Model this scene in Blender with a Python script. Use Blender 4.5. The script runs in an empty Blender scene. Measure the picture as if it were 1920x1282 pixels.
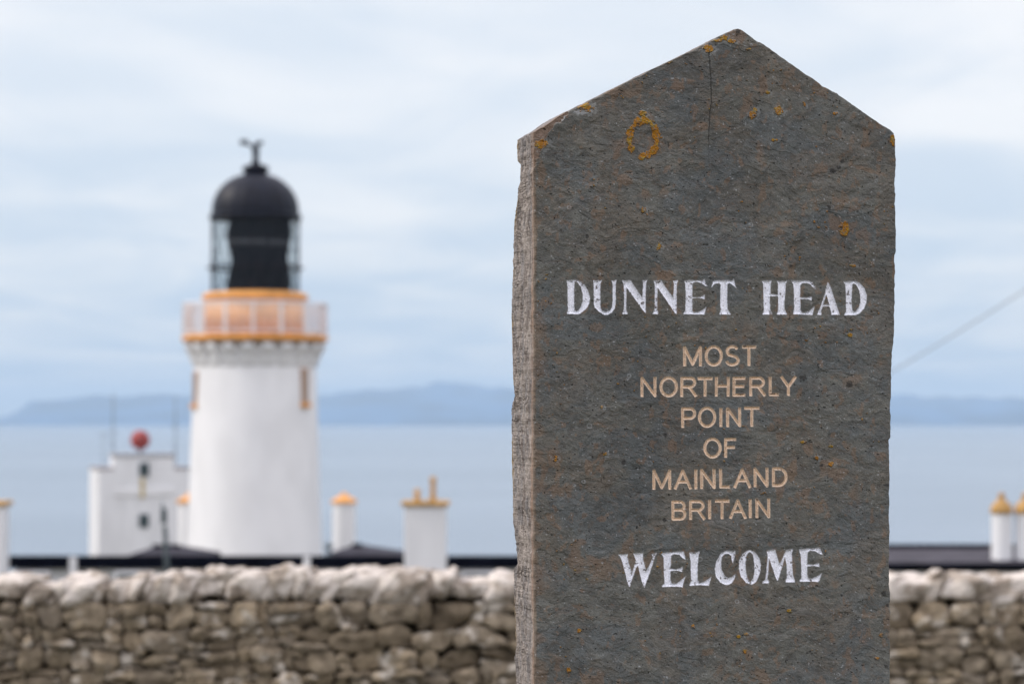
import bpy, math, random
import numpy as np
from mathutils import Vector
random.seed(7)
R = math.radians
sc = bpy.context.scene
COL = sc.collection

# ------------------------------------------------------------------ camera
F = 1920 * 85 / 36.0            # focal length in photograph pixels
EYE = 1.65
PITCH = math.atan(132 / F)
cam = bpy.data.cameras.new('camera'); co = bpy.data.objects.new('camera', cam); COL.objects.link(co)
co.location = (0, 0, EYE); co.rotation_euler = (R(90) + PITCH, 0, 0)
cam.lens = 85; cam.sensor_width = 36; cam.clip_start = 0.1; cam.clip_end = 120000
cam.dof.use_dof = True; cam.dof.focus_distance = 5.10; cam.dof.aperture_fstop = 4.1
sc.camera = co

# ------------------------------------------------------------------ light
SUN_EL, SUN_DIR = R(38), Vector((-math.cos(R(4)), -math.sin(R(4)), 0))     # from the left
sd = (SUN_DIR * math.cos(SUN_EL) + Vector((0, 0, math.sin(SUN_EL)))).normalized()
sun = bpy.data.lights.new('sun', 'SUN'); so = bpy.data.objects.new('sun', sun); COL.objects.link(so)
sun.energy = 1.75; sun.angle = R(14); sun.color = (1.0, 0.93, 0.85)
so.rotation_euler = sd.to_track_quat('Z', 'Y').to_euler()

sc.view_settings.view_transform = 'Standard'
sc.view_settings.look = 'None'
sc.view_settings.exposure = 0.15
sc.view_settings.gamma = 1.0

w = bpy.data.worlds.new('World'); sc.world = w; w.use_nodes = True
nt = w.node_tree; nt.nodes.clear()
def N(t, **k):
    n = nt.nodes.new(t)
    for a, b in k.items(): setattr(n, a, b)
    return n
def L(a, b): nt.links.new(a, b)
def M(op, a, b=None, c=None, clamp=False):
    n = N('ShaderNodeMath', operation=op, use_clamp=clamp)
    for i, v in enumerate((a, b, c)):
        if v is None: continue
        if isinstance(v, (int, float)): n.inputs[i].default_value = v
        else: L(v, n.inputs[i])
    return n.outputs[0]
def MR(v, a, b, c, d, smooth=True):
    n = N('ShaderNodeMapRange', interpolation_type='SMOOTHSTEP' if smooth else 'LINEAR')
    L(v, n.inputs[0])
    for i, q in enumerate((a, b, c, d)): n.inputs[i + 1].default_value = q
    return n.outputs[0]
def MIX(f, a, b, blend='MIX'):
    n = N('ShaderNodeMix', data_type='RGBA', blend_type=blend)
    if isinstance(f, (int, float)): n.inputs[0].default_value = f
    else: L(f, n.inputs[0])
    for i, v in ((6, a), (7, b)):
        if isinstance(v, tuple): n.inputs[i].default_value = (*v, 1) if len(v) == 3 else v
        else: L(v, n.inputs[i])
    return n.outputs[2]
sky = N('ShaderNodeTexSky', sky_type='NISHITA', sun_disc=False)
sky.sun_elevation = SUN_EL; sky.sun_rotation = math.atan2(sd.x, sd.y); sky.dust_density = 2.0; sky.ozone_density = 1.5
tc = N('ShaderNodeTexCoord'); sep = N('ShaderNodeSeparateXYZ'); L(tc.outputs['Generated'], sep.inputs[0])
X, Y, Z = sep.outputs
az = M('ABSOLUTE', Z); den = M('ADD', az, 0.07)
cv = N('ShaderNodeCombineXYZ'); L(M('DIVIDE', X, den), cv.inputs[0]); L(M('MULTIPLY', M('DIVIDE', Y, den), 0.55), cv.inputs[1]) 
n1 = N('ShaderNodeTexNoise'); L(cv.outputs[0], n1.inputs['Vector']); n1.inputs['Scale'].default_value = 1.5; n1.inputs['Detail'].default_value = 5; n1.inputs['Roughness'].default_value = 0.52; n1.inputs['Distortion'].default_value = 0.6
n2 = N('ShaderNodeTexNoise'); L(cv.outputs[0], n2.inputs['Vector']); n2.inputs['Scale'].default_value = 0.45; n2.inputs['Detail'].default_value = 3
cl = M('ADD', M('MULTIPLY', n1.outputs[0], 0.7), M('MULTIPLY', n2.outputs[0], 0.45))
# large cloud banks of this sky, placed by direction
ax = M('DIVIDE', X, M('MAXIMUM', Y, 0.05)); ae = M('DIVIDE', Z, M('MAXIMUM', Y, 0.05))
def blob(px, py, rx, ry):
    dx = M('DIVIDE', M('SUBTRACT', ax, (px - 960) / F), rx / F); dy = M('DIVIDE', M('SUBTRACT', ae, (773 - py) / F), ry / F)
    return M('EXPONENT', M('MULTIPLY', M('ADD', M('MULTIPLY', dx, dx), M('MULTIPLY', dy, dy)), -1.0))
front = MR(Y, 0.2, 0.6, 0, 1)
bl = M('MULTIPLY', blob(1850, 225, 190, 42), 0.30)
bl = M('ADD', bl, M('MULTIPLY', blob(1800, 345, 220, 60), -0.20))
bl = M('ADD', bl, M('MULTIPLY', blob(780, 400, 230, 30), 0.12))
bl = M('ADD', bl, M('MULTIPLY', blob(1800, 500, 160, 22), 0.12))
bl = M('ADD', bl, M('MULTIPLY', blob(100, 370, 260, 18), 0.10))
bl = M('ADD', bl, M('MULTIPLY', blob(150, 200, 330, 30), 0.06))
bl = M('ADD', bl, M('MULTIPLY', blob(820, 655, 200, 18), 0.07))
bl = M('ADD', bl, M('MULTIPLY', blob(90, 670, 170, 16), 0.07))
bl = M('ADD', bl, M('MULTIPLY', blob(760, 530, 230, 26), -0.10))
bl = M('ADD', bl, M('MULTIPLY', blob(150, 300, 300, 34), -0.08))
bl = M('ADD', bl, M('MULTIPLY', blob(1850, 80, 240, 60), 0.03))
cl = M('ADD', cl, M('MULTIPLY', bl, front))
cf = MR(cl, 0.40, 0.78, 0.0, 1.0)
# overcast layer: luminance rises with height
warm = MR(Z, 0.2, 0.6, 0, 1)
low = MIX(MR(Z, 0.0, 0.16, 0, 1), (0.54, 0.66, 0.805), (0.71, 0.785, 0.88))
high = MIX(MR(Z, 0.0, 0.15, 0, 1), (0.80, 0.845, 0.90), (0.935, 0.945, 0.97))
cc = MIX(cf, low, high)
cc = MIX(1.0, cc, MIX(warm, (1, 1, 1), (1.09, 1.0, 1.03)), 'MULTIPLY')
zen = MR(Z, 0.18, 0.62, 1.0, 1.62)
back = MR(Y, -0.25, 0.15, 1.18, 1.0)
zen = M('MULTIPLY', zen, back)
cm = N('ShaderNodeVectorMath', operation='SCALE'); L(cc, cm.inputs[0]); L(zen, cm.inputs['Scale'])
b1 = N('ShaderNodeBackground'); L(sky.outputs[0], b1.inputs[0]); b1.inputs[1].default_value = 0.10
b2 = N('ShaderNodeBackground'); L(cm.outputs[0], b2.inputs[0]); b2.inputs[1].default_value = 1.0
ms = N('ShaderNodeMixShader'); ms.inputs[0].default_value = 0.90
L(b1.outputs[0], ms.inputs[1]); L(b2.outputs[0], ms.inputs[2])
wo = N('ShaderNodeOutputWorld'); L(ms.outputs[0], wo.inputs[0])

# ------------------------------------------------------------------ helpers
def ray(px, py):
    cx, cy = (px - 960) / F, (641 - py) / F
    c, s = math.cos(PITCH), math.sin(PITCH)
    return np.array((cx, c - s * cy, s + c * cy))
def at(px, py, Yd):
    d = ray(px, py); t = Yd / d[1]
    return Vector((d[0] * t, Yd, EYE + d[2] * t))
def tag(o, label=None, cat=None, group=None, kind=None):
    if label: o['label'] = label
    if cat: o['category'] = cat
    if group: o['group'] = group
    if kind: o['kind'] = kind
    return o
ORG = {}
def empty(name, loc, label, cat, group=None):
    o = bpy.data.objects.new(name, None); COL.objects.link(o); o.location = loc
    o.empty_display_size = 0.2
    ORG[o.name] = Vector(loc)
    return tag(o, label, cat, group)
class MB:
    def __init__(s): s.v = []; s.f = []; s.sm = []
    def add(s, vs, fs, smooth=False):
        b = len(s.v); s.v += [tuple(v) for v in vs]
        s.f += [tuple(i + b for i in f) for f in fs]; s.sm += [smooth] * len(fs); return s
    def box(s, c, size, rz=0.0, bev=0.0):
        x, y, z = size[0] / 2, size[1] / 2, size[2] / 2
        b = min(bev, x * .9, y * .9, z * .9)
        cs, sn = math.cos(rz), math.sin(rz)
        vs = []
        if b <= 0:
            for k in (-z, z):
                for (i, j) in ((-x, -y), (x, -y), (x, y), (-x, y)): vs.append((i, j, k))
            fs = [(3, 2, 1, 0), (4, 5, 6, 7)] + [(i, (i + 1) % 4, (i + 1) % 4 + 4, i + 4) for i in range(4)]
        else:
            rings = []
            for (k, ins) in ((-z, b), (-z + b, 0), (z - b, 0), (z, b)):
                xx, yy = x - ins, y - ins
                r = [(-xx + b, -yy, k), (xx - b, -yy, k), (xx, -yy + b, k), (xx, yy - b, k), (xx - b, yy, k), (-xx + b, yy, k), (-xx, yy - b, k), (-xx, -yy + b, k)]
                rings.append(r)
            for r in rings: vs += r
            fs = [tuple(range(7, -1, -1)), tuple(range(24, 32))]
            for q in range(3):
                for i in range(8): fs.append((q * 8 + i, q * 8 + (i + 1) % 8, q * 8 + 8 + (i + 1) % 8, q * 8 + 8 + i))
        vs = [(c[0] + a * cs - d * sn, c[1] + a * sn + d * cs, c[2] + e) for a, d, e in vs]
        return s.add(vs, fs)
    def lathe(s, c, prof, n=64, smooth=True, a0=0.0, a1=2 * math.pi, cap=True):
        full = abs(a1 - a0 - 2 * math.pi) < 1e-6
        m = n if full else n + 1
        vs = []
        for r, z in prof:
            for i in range(m):
                a = a0 + (a1 - a0) * i / n
                vs.append((c[0] + r * math.cos(a), c[1] + r * math.sin(a), c[2] + z))
        fs = []
        for q in range(len(prof) - 1):
            for i in range(n):
                j = (i + 1) % m
                fs.append((q * m + i, q * m + j, (q + 1) * m + j, (q + 1) * m + i))
        s.add(vs, fs, smooth)
        if cap and full:
            b = len(s.v) - len(vs)
            s.f.append(tuple(b + i for i in range(m - 1, -1, -1))); s.sm.append(False)
            s.f.append(tuple(b + (len(prof) - 1) * m + i for i in range(m))); s.sm.append(False)
        return s
    def tube(s, pts, r, n=8, smooth=True):
        pts = [Vector(p) for p in pts]; vs = []
        rr = r if isinstance(r, (list, tuple)) else [r] * len(pts)
        for i, p in enumerate(pts):
            t = (pts[min(i + 1, len(pts) - 1)] - pts[max(i - 1, 0)]).normalized()
            a = Vector((0, 0, 1)) if abs(t.z) < .9 else Vector((1, 0, 0))
            u = t.cross(a).normalized(); v = t.cross(u)
            for k in range(n):
                an = 2 * math.pi * k / n
                vs.append(p + (u * math.cos(an) + v * math.sin(an)) * rr[i])
        fs = [(q * n + k, q * n + (k + 1) % n, (q + 1) * n + (k + 1) % n, (q + 1) * n + k) for q in range(len(pts) - 1) for k in range(n)]
        fs += [tuple(range(n - 1, -1, -1)), tuple((len(pts) - 1) * n + k for k in range(n))]
        return s.add(vs, fs, smooth)
    def build(s, name, mat, parent=None):
        top = parent
        while top is not None and top.parent is not None: top = top.parent
        o = ORG.get(top.name, Vector((0, 0, 0))) if top is not None else Vector((0, 0, 0))
        me = bpy.data.meshes.new(name)
        me.from_pydata([(a - o.x, b - o.y, c - o.z) for a, b, c in s.v], [], s.f)
        me.polygons.foreach_set('use_smooth', s.sm); me.update()
        me.materials.append(mat)
        ob = bpy.data.objects.new(name, me); COL.objects.link(ob)
        if parent is not None: ob.parent = parent
        return ob

def material(name, col, rough=0.7, spec=0.3, noise=None, bump=None, metal=0.0, island=0.0):
    """noise=(scale, detail, dark_mult, light_mult, stretch) ; bump=(scale, strength, distance)"""
    global nt
    m = bpy.data.materials.new(name); m.use_nodes = True; nt = m.node_tree
    b = nt.nodes['Principled BSDF']
    b.inputs['Roughness'].default_value = rough; b.inputs['Specular IOR Level'].default_value = spec; b.inputs['Metallic'].default_value = metal
    b.inputs['Base Color'].default_value = (*col, 1)
    tcn = N('ShaderNodeTexCoord')
    src = None
    if noise:
        mp = N('ShaderNodeMapping'); L(tcn.outputs['Object'], mp.inputs[0]); mp.inputs['Scale'].default_value = noise[4] if len(noise) > 4 else (1, 1, 1)
        n = N('ShaderNodeTexNoise'); L(mp.outputs[0], n.inputs['Vector']); n.inputs['Scale'].default_value = noise[0]; n.inputs['Detail'].default_value = noise[1]
        f = MR(n.outputs[0], 0.35, 0.65, 0, 1)
        src = MIX(f, tuple(c * noise[2] for c in col), tuple(min(1, c * noise[3]) for c in col))
        L(src, b.inputs['Base Color'])
    if bump:
        n = N('ShaderNodeTexNoise'); L(tcn.outputs['Object'], n.inputs['Vector']); n.inputs['Scale'].default_value = bump[0]; n.inputs['Detail'].default_value = 6
        bp = N('ShaderNodeBump'); L(n.outputs[0], bp.inputs['Height']); bp.inputs['Strength'].default_value = bump[1]; bp.inputs['Distance'].default_value = bump[2]
        L(bp.outputs[0], b.inputs['Normal'])
    return m

white = material('white_paint', (0.79, 0.79, 0.79), 0.55, 0.3, (0.8, 7, 0.94, 1.02, (1, 1, .5)), (14, .25, .02))
white2 = material('weathered_white_render', (0.76, 0.765, 0.77), 0.7, 0.2, (1.1, 6, 0.90, 1.02, (1, 1, .3)), (20, .3, .02))
ochre = material('ochre_paint', (0.76, 0.36, 0.10), 0.5, 0.35, (2.0, 5, 0.85, 1.08))
potm = material('buff_clay', (0.50, 0.30, 0.11), 0.7, 0.2, (3.0, 5, 0.8, 1.1))
black = material('black_paint', (0.006, 0.008, 0.016), 0.48, 0.22, (2, 4, 0.8, 1.2))
bitumen = material('black_bitumen', (0.005, 0.006, 0.011), 1.0, 0.0, (2, 5, 0.7, 1.4))
slate = material('dark_slate_roof', (0.035, 0.033, 0.042), 0.8, 0.15, (2.5, 5, 0.75, 1.25))
greyslate = material('grey_slate_roof', (0.060, 0.055, 0.065), 0.8, 0.15, (2.5, 5, 0.8, 1.2))
winm = material('dark_window_glass', (0.03, 0.05, 0.055), 0.25, 0.5)
matte = material('matte_black_screen', (0.007, 0.009, 0.014), 0.8, 0.1)
shut = material('faded_window_shutter', (0.36, 0.27, 0.21), 0.6, 0.3)
mauve = material('faded_frame_paint', (0.42, 0.28, 0.20), 0.6, 0.3)
redm = material('red_paint', (0.30, 0.055, 0.050), 0.5, 0.35, (3, 5, 0.8, 1.15))
steel = material('galvanised_steel', (0.16, 0.19, 0.21), 0.5, 0.4)
stain = material('lime_stain', (0.55, 0.45, 0.25), 0.8, 0.1, (4, 5, 0.85, 1.2))
cablem = material('grey_cable_sheath', (0.30, 0.32, 0.33), 0.6, 0.3)
bandm = material('grey_band', (0.07, 0.07, 0.08), 0.7, 0.2)
postm = material('dark_post_paint', (0.05, 0.065, 0.07), 0.6, 0.3)
parm = material('grey_roof_felt', (0.42, 0.42, 0.44), 0.8, 0.1)
wood = material('tarred_wood', (0.08, 0.06, 0.045), 0.8, 0.2, (6, 6, 0.7, 1.3, (1, 1, .1)))
railm = material('pale_railing_paint', (0.76, 0.74, 0.75), 0.5, 0.3)
coping_edge = material('brown_roof_edge', (0.30, 0.27, 0.27), 0.7, 0.2)
# thin glass
glass = bpy.data.materials.new('lantern_glass'); glass.use_nodes = True; nt = glass.node_tree
nt.nodes.clear()
tr = N('ShaderNodeBsdfTransparent'); tr.inputs[0].default_value = (0.93, 0.96, 0.965, 1)
gl = N('ShaderNodeBsdfGlossy'); gl.inputs['Roughness'].default_value = 0.08
mx = N('ShaderNodeMixShader'); mx.inputs[0].default_value = 0.015; L(tr.outputs[0], mx.inputs[1]); L(gl.outputs[0], mx.inputs[2])
oo = N('ShaderNodeOutputMaterial'); L(mx.outputs[0], oo.inputs[0])

# ------------------------------------------------------------------ ground, sea, far island
def ground_z(y):
    ks = [(-2000, -1.0), (-30, 0.0), (8, 0.0), (14, -0.8), (17, -1.10), (22, -1.6), (45, -5.15), (60, -5.55), (90, -6.95), (113, -7.85), (125, -8.3), (170, -10.85), (186, -12.6), (192, -24), (205, -70), (230, -112)]
    ys = [k[0] for k in ks]; zs = [k[1] for k in ks]
    return float(np.interp(y, ys, zs))
ys = sorted(set(list(np.arange(-2000, -60, 120.)) + list(np.arange(-60, 240, 2.5))))
xs = sorted(set(list(np.arange(-2600, -200, 160.)) + list(np.arange(-200, 200, 5.)) + list(np.arange(200, 2700, 160.))))
rg = random.Random(3)
vs = []
for y in ys:
    for x in xs:
        e = max(0, abs(x) - 260)
        z = ground_z(y) + rg.uniform(-.04, .04)
        edge = 0 if y < 150 else rg.uniform(-1.5, 1.5)
        z -= max(0, abs(x) - 2300) * 0.5
        if y < -1800: z -= (-1800 - y) * 0.6
        vs.append((x, y, z + (edge if y > 190 else 0)))
nx = len(xs)
fs = [(j * nx + i, j * nx + i + 1, (j + 1) * nx + i + 1, (j + 1) * nx + i) for j in range(len(ys) - 1) for i in range(nx - 1)]
turf = material('headland_turf', (0.10, 0.088, 0.055), 0.95, 0.1, (0.7, 8, 0.6, 1.4), (9, .8, .08))
tag(MB().add(vs, fs, True).build('ground', turf), kind='structure', label='grassy headland ground falling away towards the cliff')

RE = 7.4e6
def sea_z(r): return -100 + EYE - r * r / (2 * RE)
rings = [60.] + list(np.geomspace(150, 20000, 60)) + list(np.arange(21000, 45001, 800.))
na = 360; vs = []; fs = []
for r in rings:
    for i in range(na):
        a = 2 * math.pi * i / na
        vs.append((r * math.cos(a), r * math.sin(a), sea_z(r)))
for q in range(len(rings) - 1):
    for i in range(na): fs.append((q * na + i, q * na + (i + 1) % na, (q + 1) * na + (i + 1) % na, (q + 1) * na + i))
sea = bpy.data.materials.new('sea_water'); sea.use_nodes = True; nt = sea.node_tree
b = nt.nodes['Principled BSDF']; b.inputs['Roughness'].default_value = 0.25; b.inputs['IOR'].default_value = 1.33
tcn = N('ShaderNodeTexCoord'); mp = N('ShaderNodeMapping'); L(tcn.outputs['Object'], mp.inputs[0]); mp.inputs['Scale'].default_value = (0.0006, 0.0014, 0.001)
nn = N('ShaderNodeTexNoise'); L(mp.outputs[0], nn.inputs['Vector']); nn.inputs['Scale'].default_value = 1.0; nn.inputs['Detail'].default_value = 5
L(MIX(MR(nn.outputs[0], .35, .65, 0, 1), (0.135, 0.175, 0.215), (0.17, 0.215, 0.26)), b.inputs['Base Color'])
n3 = N('ShaderNodeTexNoise'); L(tcn.outputs['Object'], n3.inputs['Vector']); n3.inputs['Scale'].default_value = 0.05; n3.inputs['Detail'].default_value = 4
bp = N('ShaderNodeBump'); L(n3.outputs[0], bp.inputs['Height']); bp.inputs['Strength'].default_value = 0.2; bp.inputs['Distance'].default_value = 1.5; L(bp.outputs[0], b.inputs['Normal'])
tag(MB().add(vs, fs, True).build('sea', sea), kind='structure', label='calm pale blue sea reaching the horizon')

prof = [(-1500, 792), (-900, 786), (-300, 790), (-40, 790), (0, 784), (30, 777), (50, 768), (65, 756), (100, 750), (200, 744), (350, 741), (600, 742), (650, 738), (700, 734), (725, 729), (770, 729), (800, 727), (820, 720), (850, 717), (870, 720), (900, 728), (955, 731), (1200, 722), (1400, 732), (1675, 742), (1740, 745), (1920, 748), (2100, 755), (2500, 775), (3000, 788), (3400, 792)]
def hills(name, Yc, dY, prof, mat, amp, seed, label):
    rr = random.Random(seed); ph = [rr.uniform(0, 6.28) for _ in range(8)]
    pxs = np.arange(-1500, 3401, 9.); py = np.interp(pxs, [p[0] for p in prof], [p[1] for p in prof])
    vs = []; nr = 17
    for j in range(nr):
        t = j / (nr - 1) * 2 - 1
        for i, px in enumerate(pxs):
            q = py[i] + amp * sum(math.sin(px * (0.013 * 1.7 ** k) + ph[k] + t * (k + 2)) / 1.5 ** k for k in range(6)) * 0.5
            h = (773 - q) / F * Yc + EYE
            base = sea_z(Yc) - 25
            s = max(0, 1 - abs(t) ** 1.7) * (1 + .12 * math.sin(px * .05 + 9 * t + ph[3]) * (1 - abs(t)) * (abs(t) > .01))
            vs.append(((px - 960) / F * (Yc + t * dY * 0.0), Yc + t * dY, base + (h - base) * s))
    n = len(pxs)
    fs = [(j * n + i, j * n + i + 1, (j + 1) * n + i + 1, (j + 1) * n + i) for j in range(nr - 1) for i in range(n - 1)]
    tag(MB().add(vs, fs, True).build(name, mat), kind='structure', label=label)
hillm = material('haze_blue_hill', (0.035, 0.09, 0.18), 0.95, 0.05, (0.0009, 8, 0.55, 1.45, (1, 1, 2)))  # blue of the distant haze is put into the hills' base colour
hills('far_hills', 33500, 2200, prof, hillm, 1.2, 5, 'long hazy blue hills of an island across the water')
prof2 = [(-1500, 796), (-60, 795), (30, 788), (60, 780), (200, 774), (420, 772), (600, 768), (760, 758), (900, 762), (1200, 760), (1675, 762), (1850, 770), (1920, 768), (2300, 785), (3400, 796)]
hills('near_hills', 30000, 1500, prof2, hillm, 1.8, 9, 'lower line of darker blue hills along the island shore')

# ------------------------------------------------------------------ buildings
def P(px, py, Y): return at(px, py, Y)
def gz(x, y): return ground_z(y)

# ---- lighthouse
LY = 113.0; LS = LY / F
c0 = P(478, 773, LY); LX = c0.x
def zz(py): return P(478, py, LY).z
lb = ground_z(LY) - 0.3
lh = empty('lighthouse', (LX, LY, lb), 'tall white lighthouse tower with orange gallery and black lantern dome', 'lighthouse')
def lc(z): return (LX, LY, z)
tower_prof = [(131, 1120), (127, 1045), (125, 1000), (122, 930), (120, 860), (118, 800), (116, 740), (114, 690), (113, 672)]
pr = [(tower_prof[0][0] * LS * 1.02, lb)] + [(r * LS, zz(y)) for r, y in tower_prof]
MB().lathe((LX, LY, 0), pr, 96).build('tower', white, lh)
m = MB().lathe((LX, LY, 0), [(112.5 * LS, zz(690)), (115 * LS, zz(685)), (116 * LS, zz(668)), (118 * LS, zz(655)), (118 * LS, zz(644.5))], 96)
m.build('corbel_course', white, lh)
nb = 22
for k in range(nb):
    a = 2 * math.pi * (k + .5) / nb
    ra, rb = 114 * LS, 131.5 * LS; hw = 0.24
    ux, uy = math.cos(a), math.sin(a); tx, ty = -uy, ux
    vs = []
    for sgn in (-1, 1):
        for (r, z) in ((ra, zz(688)), (117.5 * LS, zz(684)), (123 * LS, zz(667)), (rb, zz(653)), (rb, zz(645)), (ra, zz(645))):
            vs.append((LX + ux * r + tx * hw * sgn, LY + uy * r + ty * hw * sgn, z))
    fs = [tuple(range(5, -1, -1)), tuple(range(6, 12))] + [(i, (i + 1) % 6, (i + 1) % 6 + 6, i + 6) for i in range(6)]
    MB().add(vs, fs).build('bracket', white, lh)
MB().lathe((LX, LY, 0), [(131 * LS, zz(642)), (136 * LS, zz(640)), (136.5 * LS, zz(631.5)), (134 * LS, zz(630.5))], 96).build('gallery_deck', ochre, lh)
# railing with diagonal lattice
rl = MB(); rr_ = 133 * LS; zb, zt = zz(629), zz(571)
for k in range(16):
    a = 2 * math.pi * (k + .2) / 16
    p = (LX + rr_ * math.cos(a), LY + rr_ * math.sin(a))
    rl.box((p[0], p[1], (zb + zt) / 2), (0.12, 0.12, zt - zb), a)
def ringpts(r, z, n=97): return [(LX + r * math.cos(2 * math.pi * i / (n - 1)), LY + r * math.sin(2 * math.pi * i / (n - 1)), z) for i in range(n)]
rl.tube(ringpts(rr_, zt), 0.065, 6); rl.tube(ringpts(rr_, zt - .17), 0.035, 6); rl.tube(ringpts(rr_, zb + .12), 0.05, 6)
nd = 112
for k in range(nd):
    for sg in (-1, 1):
        pts = []
        for q in range(5):
            a = 2 * math.pi * (k + sg * q * 1.0) / nd
            pts.append((LX + (rr_ + .012 * sg) * math.cos(a), LY + (rr_ + .012 * sg) * math.sin(a), zb + .12 + (zt - zb - .29) * q / 4))
        rl.tube(pts, 0.015, 4)
rl.build('gallery_railing', railm, lh)
MB().lathe((LX, LY, 0), [(94 * LS, zz(630.5)), (94 * LS, zz(565))], 72).build('lantern_drum', ochre, lh)
MB().lathe((LX, LY, 0), [(94 * LS, zz(565)), (99 * LS, zz(562)), (99 * LS, zz(553)), (90 * LS, zz(549)), (60 * LS, zz(549))], 72).build('drum_cornice', ochre, lh)
MB().lathe((LX, LY, 0), [(81 * LS, zz(549)), (81 * LS, zz(412))], 48, smooth=True, cap=False).build('lantern_glazing', glass, lh)
gb = MB()
for k in range(16):
    for sg in (-1, 1):
        pts = []
        for q in range(13):
            a = 2 * math.pi * (k + sg * q / 12 * 1.5) / 16
            pts.append((LX + 81.5 * LS * math.cos(a), LY + 81.5 * LS * math.sin(a), zz(549 - 137 * q / 12)))
        gb.tube(pts, 0.028, 5)
gb.build('glazing_bars', black, lh)
# blanking screen facing the land, scalloped side edges
bs = MB(); vs = []; nz, nq = 40, 48; rs = 75 * LS
for i in range(nz + 1):
    py = 548.5 - 136 * i / nz
    wv = 3.2 * math.sin((548 - py) / 94 * 2 * math.pi - 2.2)
    aL = math.asin((-43 + wv * 1.5) / 75); aR = math.asin((70 - 2.5 - wv * .8) / 75)
    for q in range(nq + 1):
        f = aL + (aR - aL) * q / nq
        vs.append((LX + rs * math.sin(f), LY - rs * math.cos(f), zz(py)))
fs = [(i * (nq + 1) + q, i * (nq + 1) + q + 1, (i + 1) * (nq + 1) + q + 1, (i + 1) * (nq + 1) + q) for i in range(nz) for q in range(nq)]
bs.add(vs, fs, True)
vb = [(LX + (x - LX) * .985, LY + (y - LY) * .985, z) for x, y, z in vs]; bs.add(vb, [tuple(reversed(f)) for f in fs], True)
bs.build('blanking_screen', matte, lh)
MB().lathe((LX, LY, 0), [(75.6 * LS, zz(463)), (76.8 * LS, zz(462)), (76.8 * LS, zz(455)), (75.6 * LS, zz(454))], 48, a0=R(-90 - 37), a1=R(-90 + 64), cap=False).build('screen_band', bandm, lh)
lens = material('lens_glass', (0.55, 0.60, 0.58), 0.2, 0.5)
MB().lathe((LX, LY, 0), [(14 * LS, zz(549)), (14 * LS, zz(530)), (24 * LS, zz(520)), (28 * LS, zz(490)), (24 * LS, zz(455)), (12 * LS, zz(440))], 32).build('lens', lens, lh)
hr = MB().tube(ringpts(88 * LS, zz(503)), 0.06, 6)
for k in range(12):
    a = 2 * math.pi * k / 12
    hr.tube([(LX + r * LS * math.cos(a), LY + r * LS * math.sin(a), zz(503)) for r in (81, 90)], 0.05, 5)
hr.build('hand_rail', black, lh)
dm = [(81 * LS, zz(413.5)), (87 * LS, zz(412)), (87 * LS, zz(405)), (82 * LS, zz(402))]
for i in range(1, 13):
    u = i / 12 * .955
    dm.append((82 * (1 - u ** 2.3) ** .5 * LS, zz(402 - 78 * u)))
MB().lathe((LX, LY, 0), dm, 20, smooth=False, a0=R(9), a1=R(369)).build('dome', black, lh)
MB().lathe((LX, LY, 0), [(22 * LS, zz(332)), (22 * LS, zz(322)), (25 * LS, zz(320)), (25 * LS, zz(313)), (10 * LS, zz(308)), (5.5 * LS, zz(304))], 32).build('vent', black, lh)
wvn = MB().tube([lc(zz(308)), lc(zz(296)), lc(zz(268))], [.20, .14, .12], 8)
wvn.lathe((LX, LY, 0), [(1.5 * LS, zz(298)), (5 * LS, zz(294)), (7.5 * LS, zz(285)), (6 * LS, zz(277)), (1.5 * LS, zz(272))], 16)
wvn.tube([(LX - .62, LY, zz(266)), (LX - .1, LY, zz(276)), (LX + .30, LY, zz(266))], .08, 6)
wvn.box((LX - .55, LY, zz(267)), (0.38, .06, .24)); wvn.box((LX + .22, LY, zz(268)), (0.24, .06, .20))
wvn.build('weather_vane', black, lh)
for sgn, ang, (t, bt) in ((-1, math.asin(-104 / 114.5), (697, 757)), (1, math.asin(97 / 114.5), (691, 755))):
    r = 114.4 * LS
    px_, py_ = LX + r * math.sin(ang), LY - r * math.cos(ang)
    wd = 0.36
    f = MB().box((px_, py_, (zz(t) + zz(bt)) / 2), (wd + .16, .20, zz(t) - zz(bt)), ang, .03).build('window', mauve, lh)
    ux, uy = math.sin(ang), -math.cos(ang)
    MB().box((px_ + ux * .09, py_ + uy * .09, (zz(t) + zz(bt)) / 2), (wd, .06, zz(t) - zz(bt) - .3), ang).build('pane', shut, f)
    MB().box((px_ + ux * .04, py_ + uy * .04, zz(bt + 4.5)), (wd + .28, .34, 0.22), ang, .03).build('sill', ochre, f)

# ---- low black-roofed cottage in front (60 m)
def chimney(parent, pxl, pxr, pyt, pyb, Y, depth, pots, capm, bodym, band=True):
    a, b_ = P(pxl, pyt, Y), P(pxr, pyb, Y); cx = (a.x + b_.x) / 2; wd = b_.x - a.x
    ch = MB().box((cx, Y + depth / 2, (a.z + b_.z) / 2), (wd, depth, a.z - b_.z), 0, .02).build('chimney', bodym, parent)
    MB().box((cx, Y + depth / 2, a.z + .055), (wd + .16, depth + .16, .11), 0, .02).build('chimney_cap', capm, ch)
    for (ppx, ppt, rw) in pots:
        q = P(ppx, ppt, Y); r = rw * Y / F; b0 = a.z + .11
        h = q.z - b0
        MB().lathe((q.x, Y + depth / 2, b0), [(r * 1.5, 0), (r * 1.35, .08), (r, .16), (r, h - .12), (r * 1.25, h - .1), (r * 1.25, h), (r * .8, h)], 20).build('chimney_pot', capm, ch)
    return ch
CY = 60.0
cg = ground_z(CY)
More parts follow.
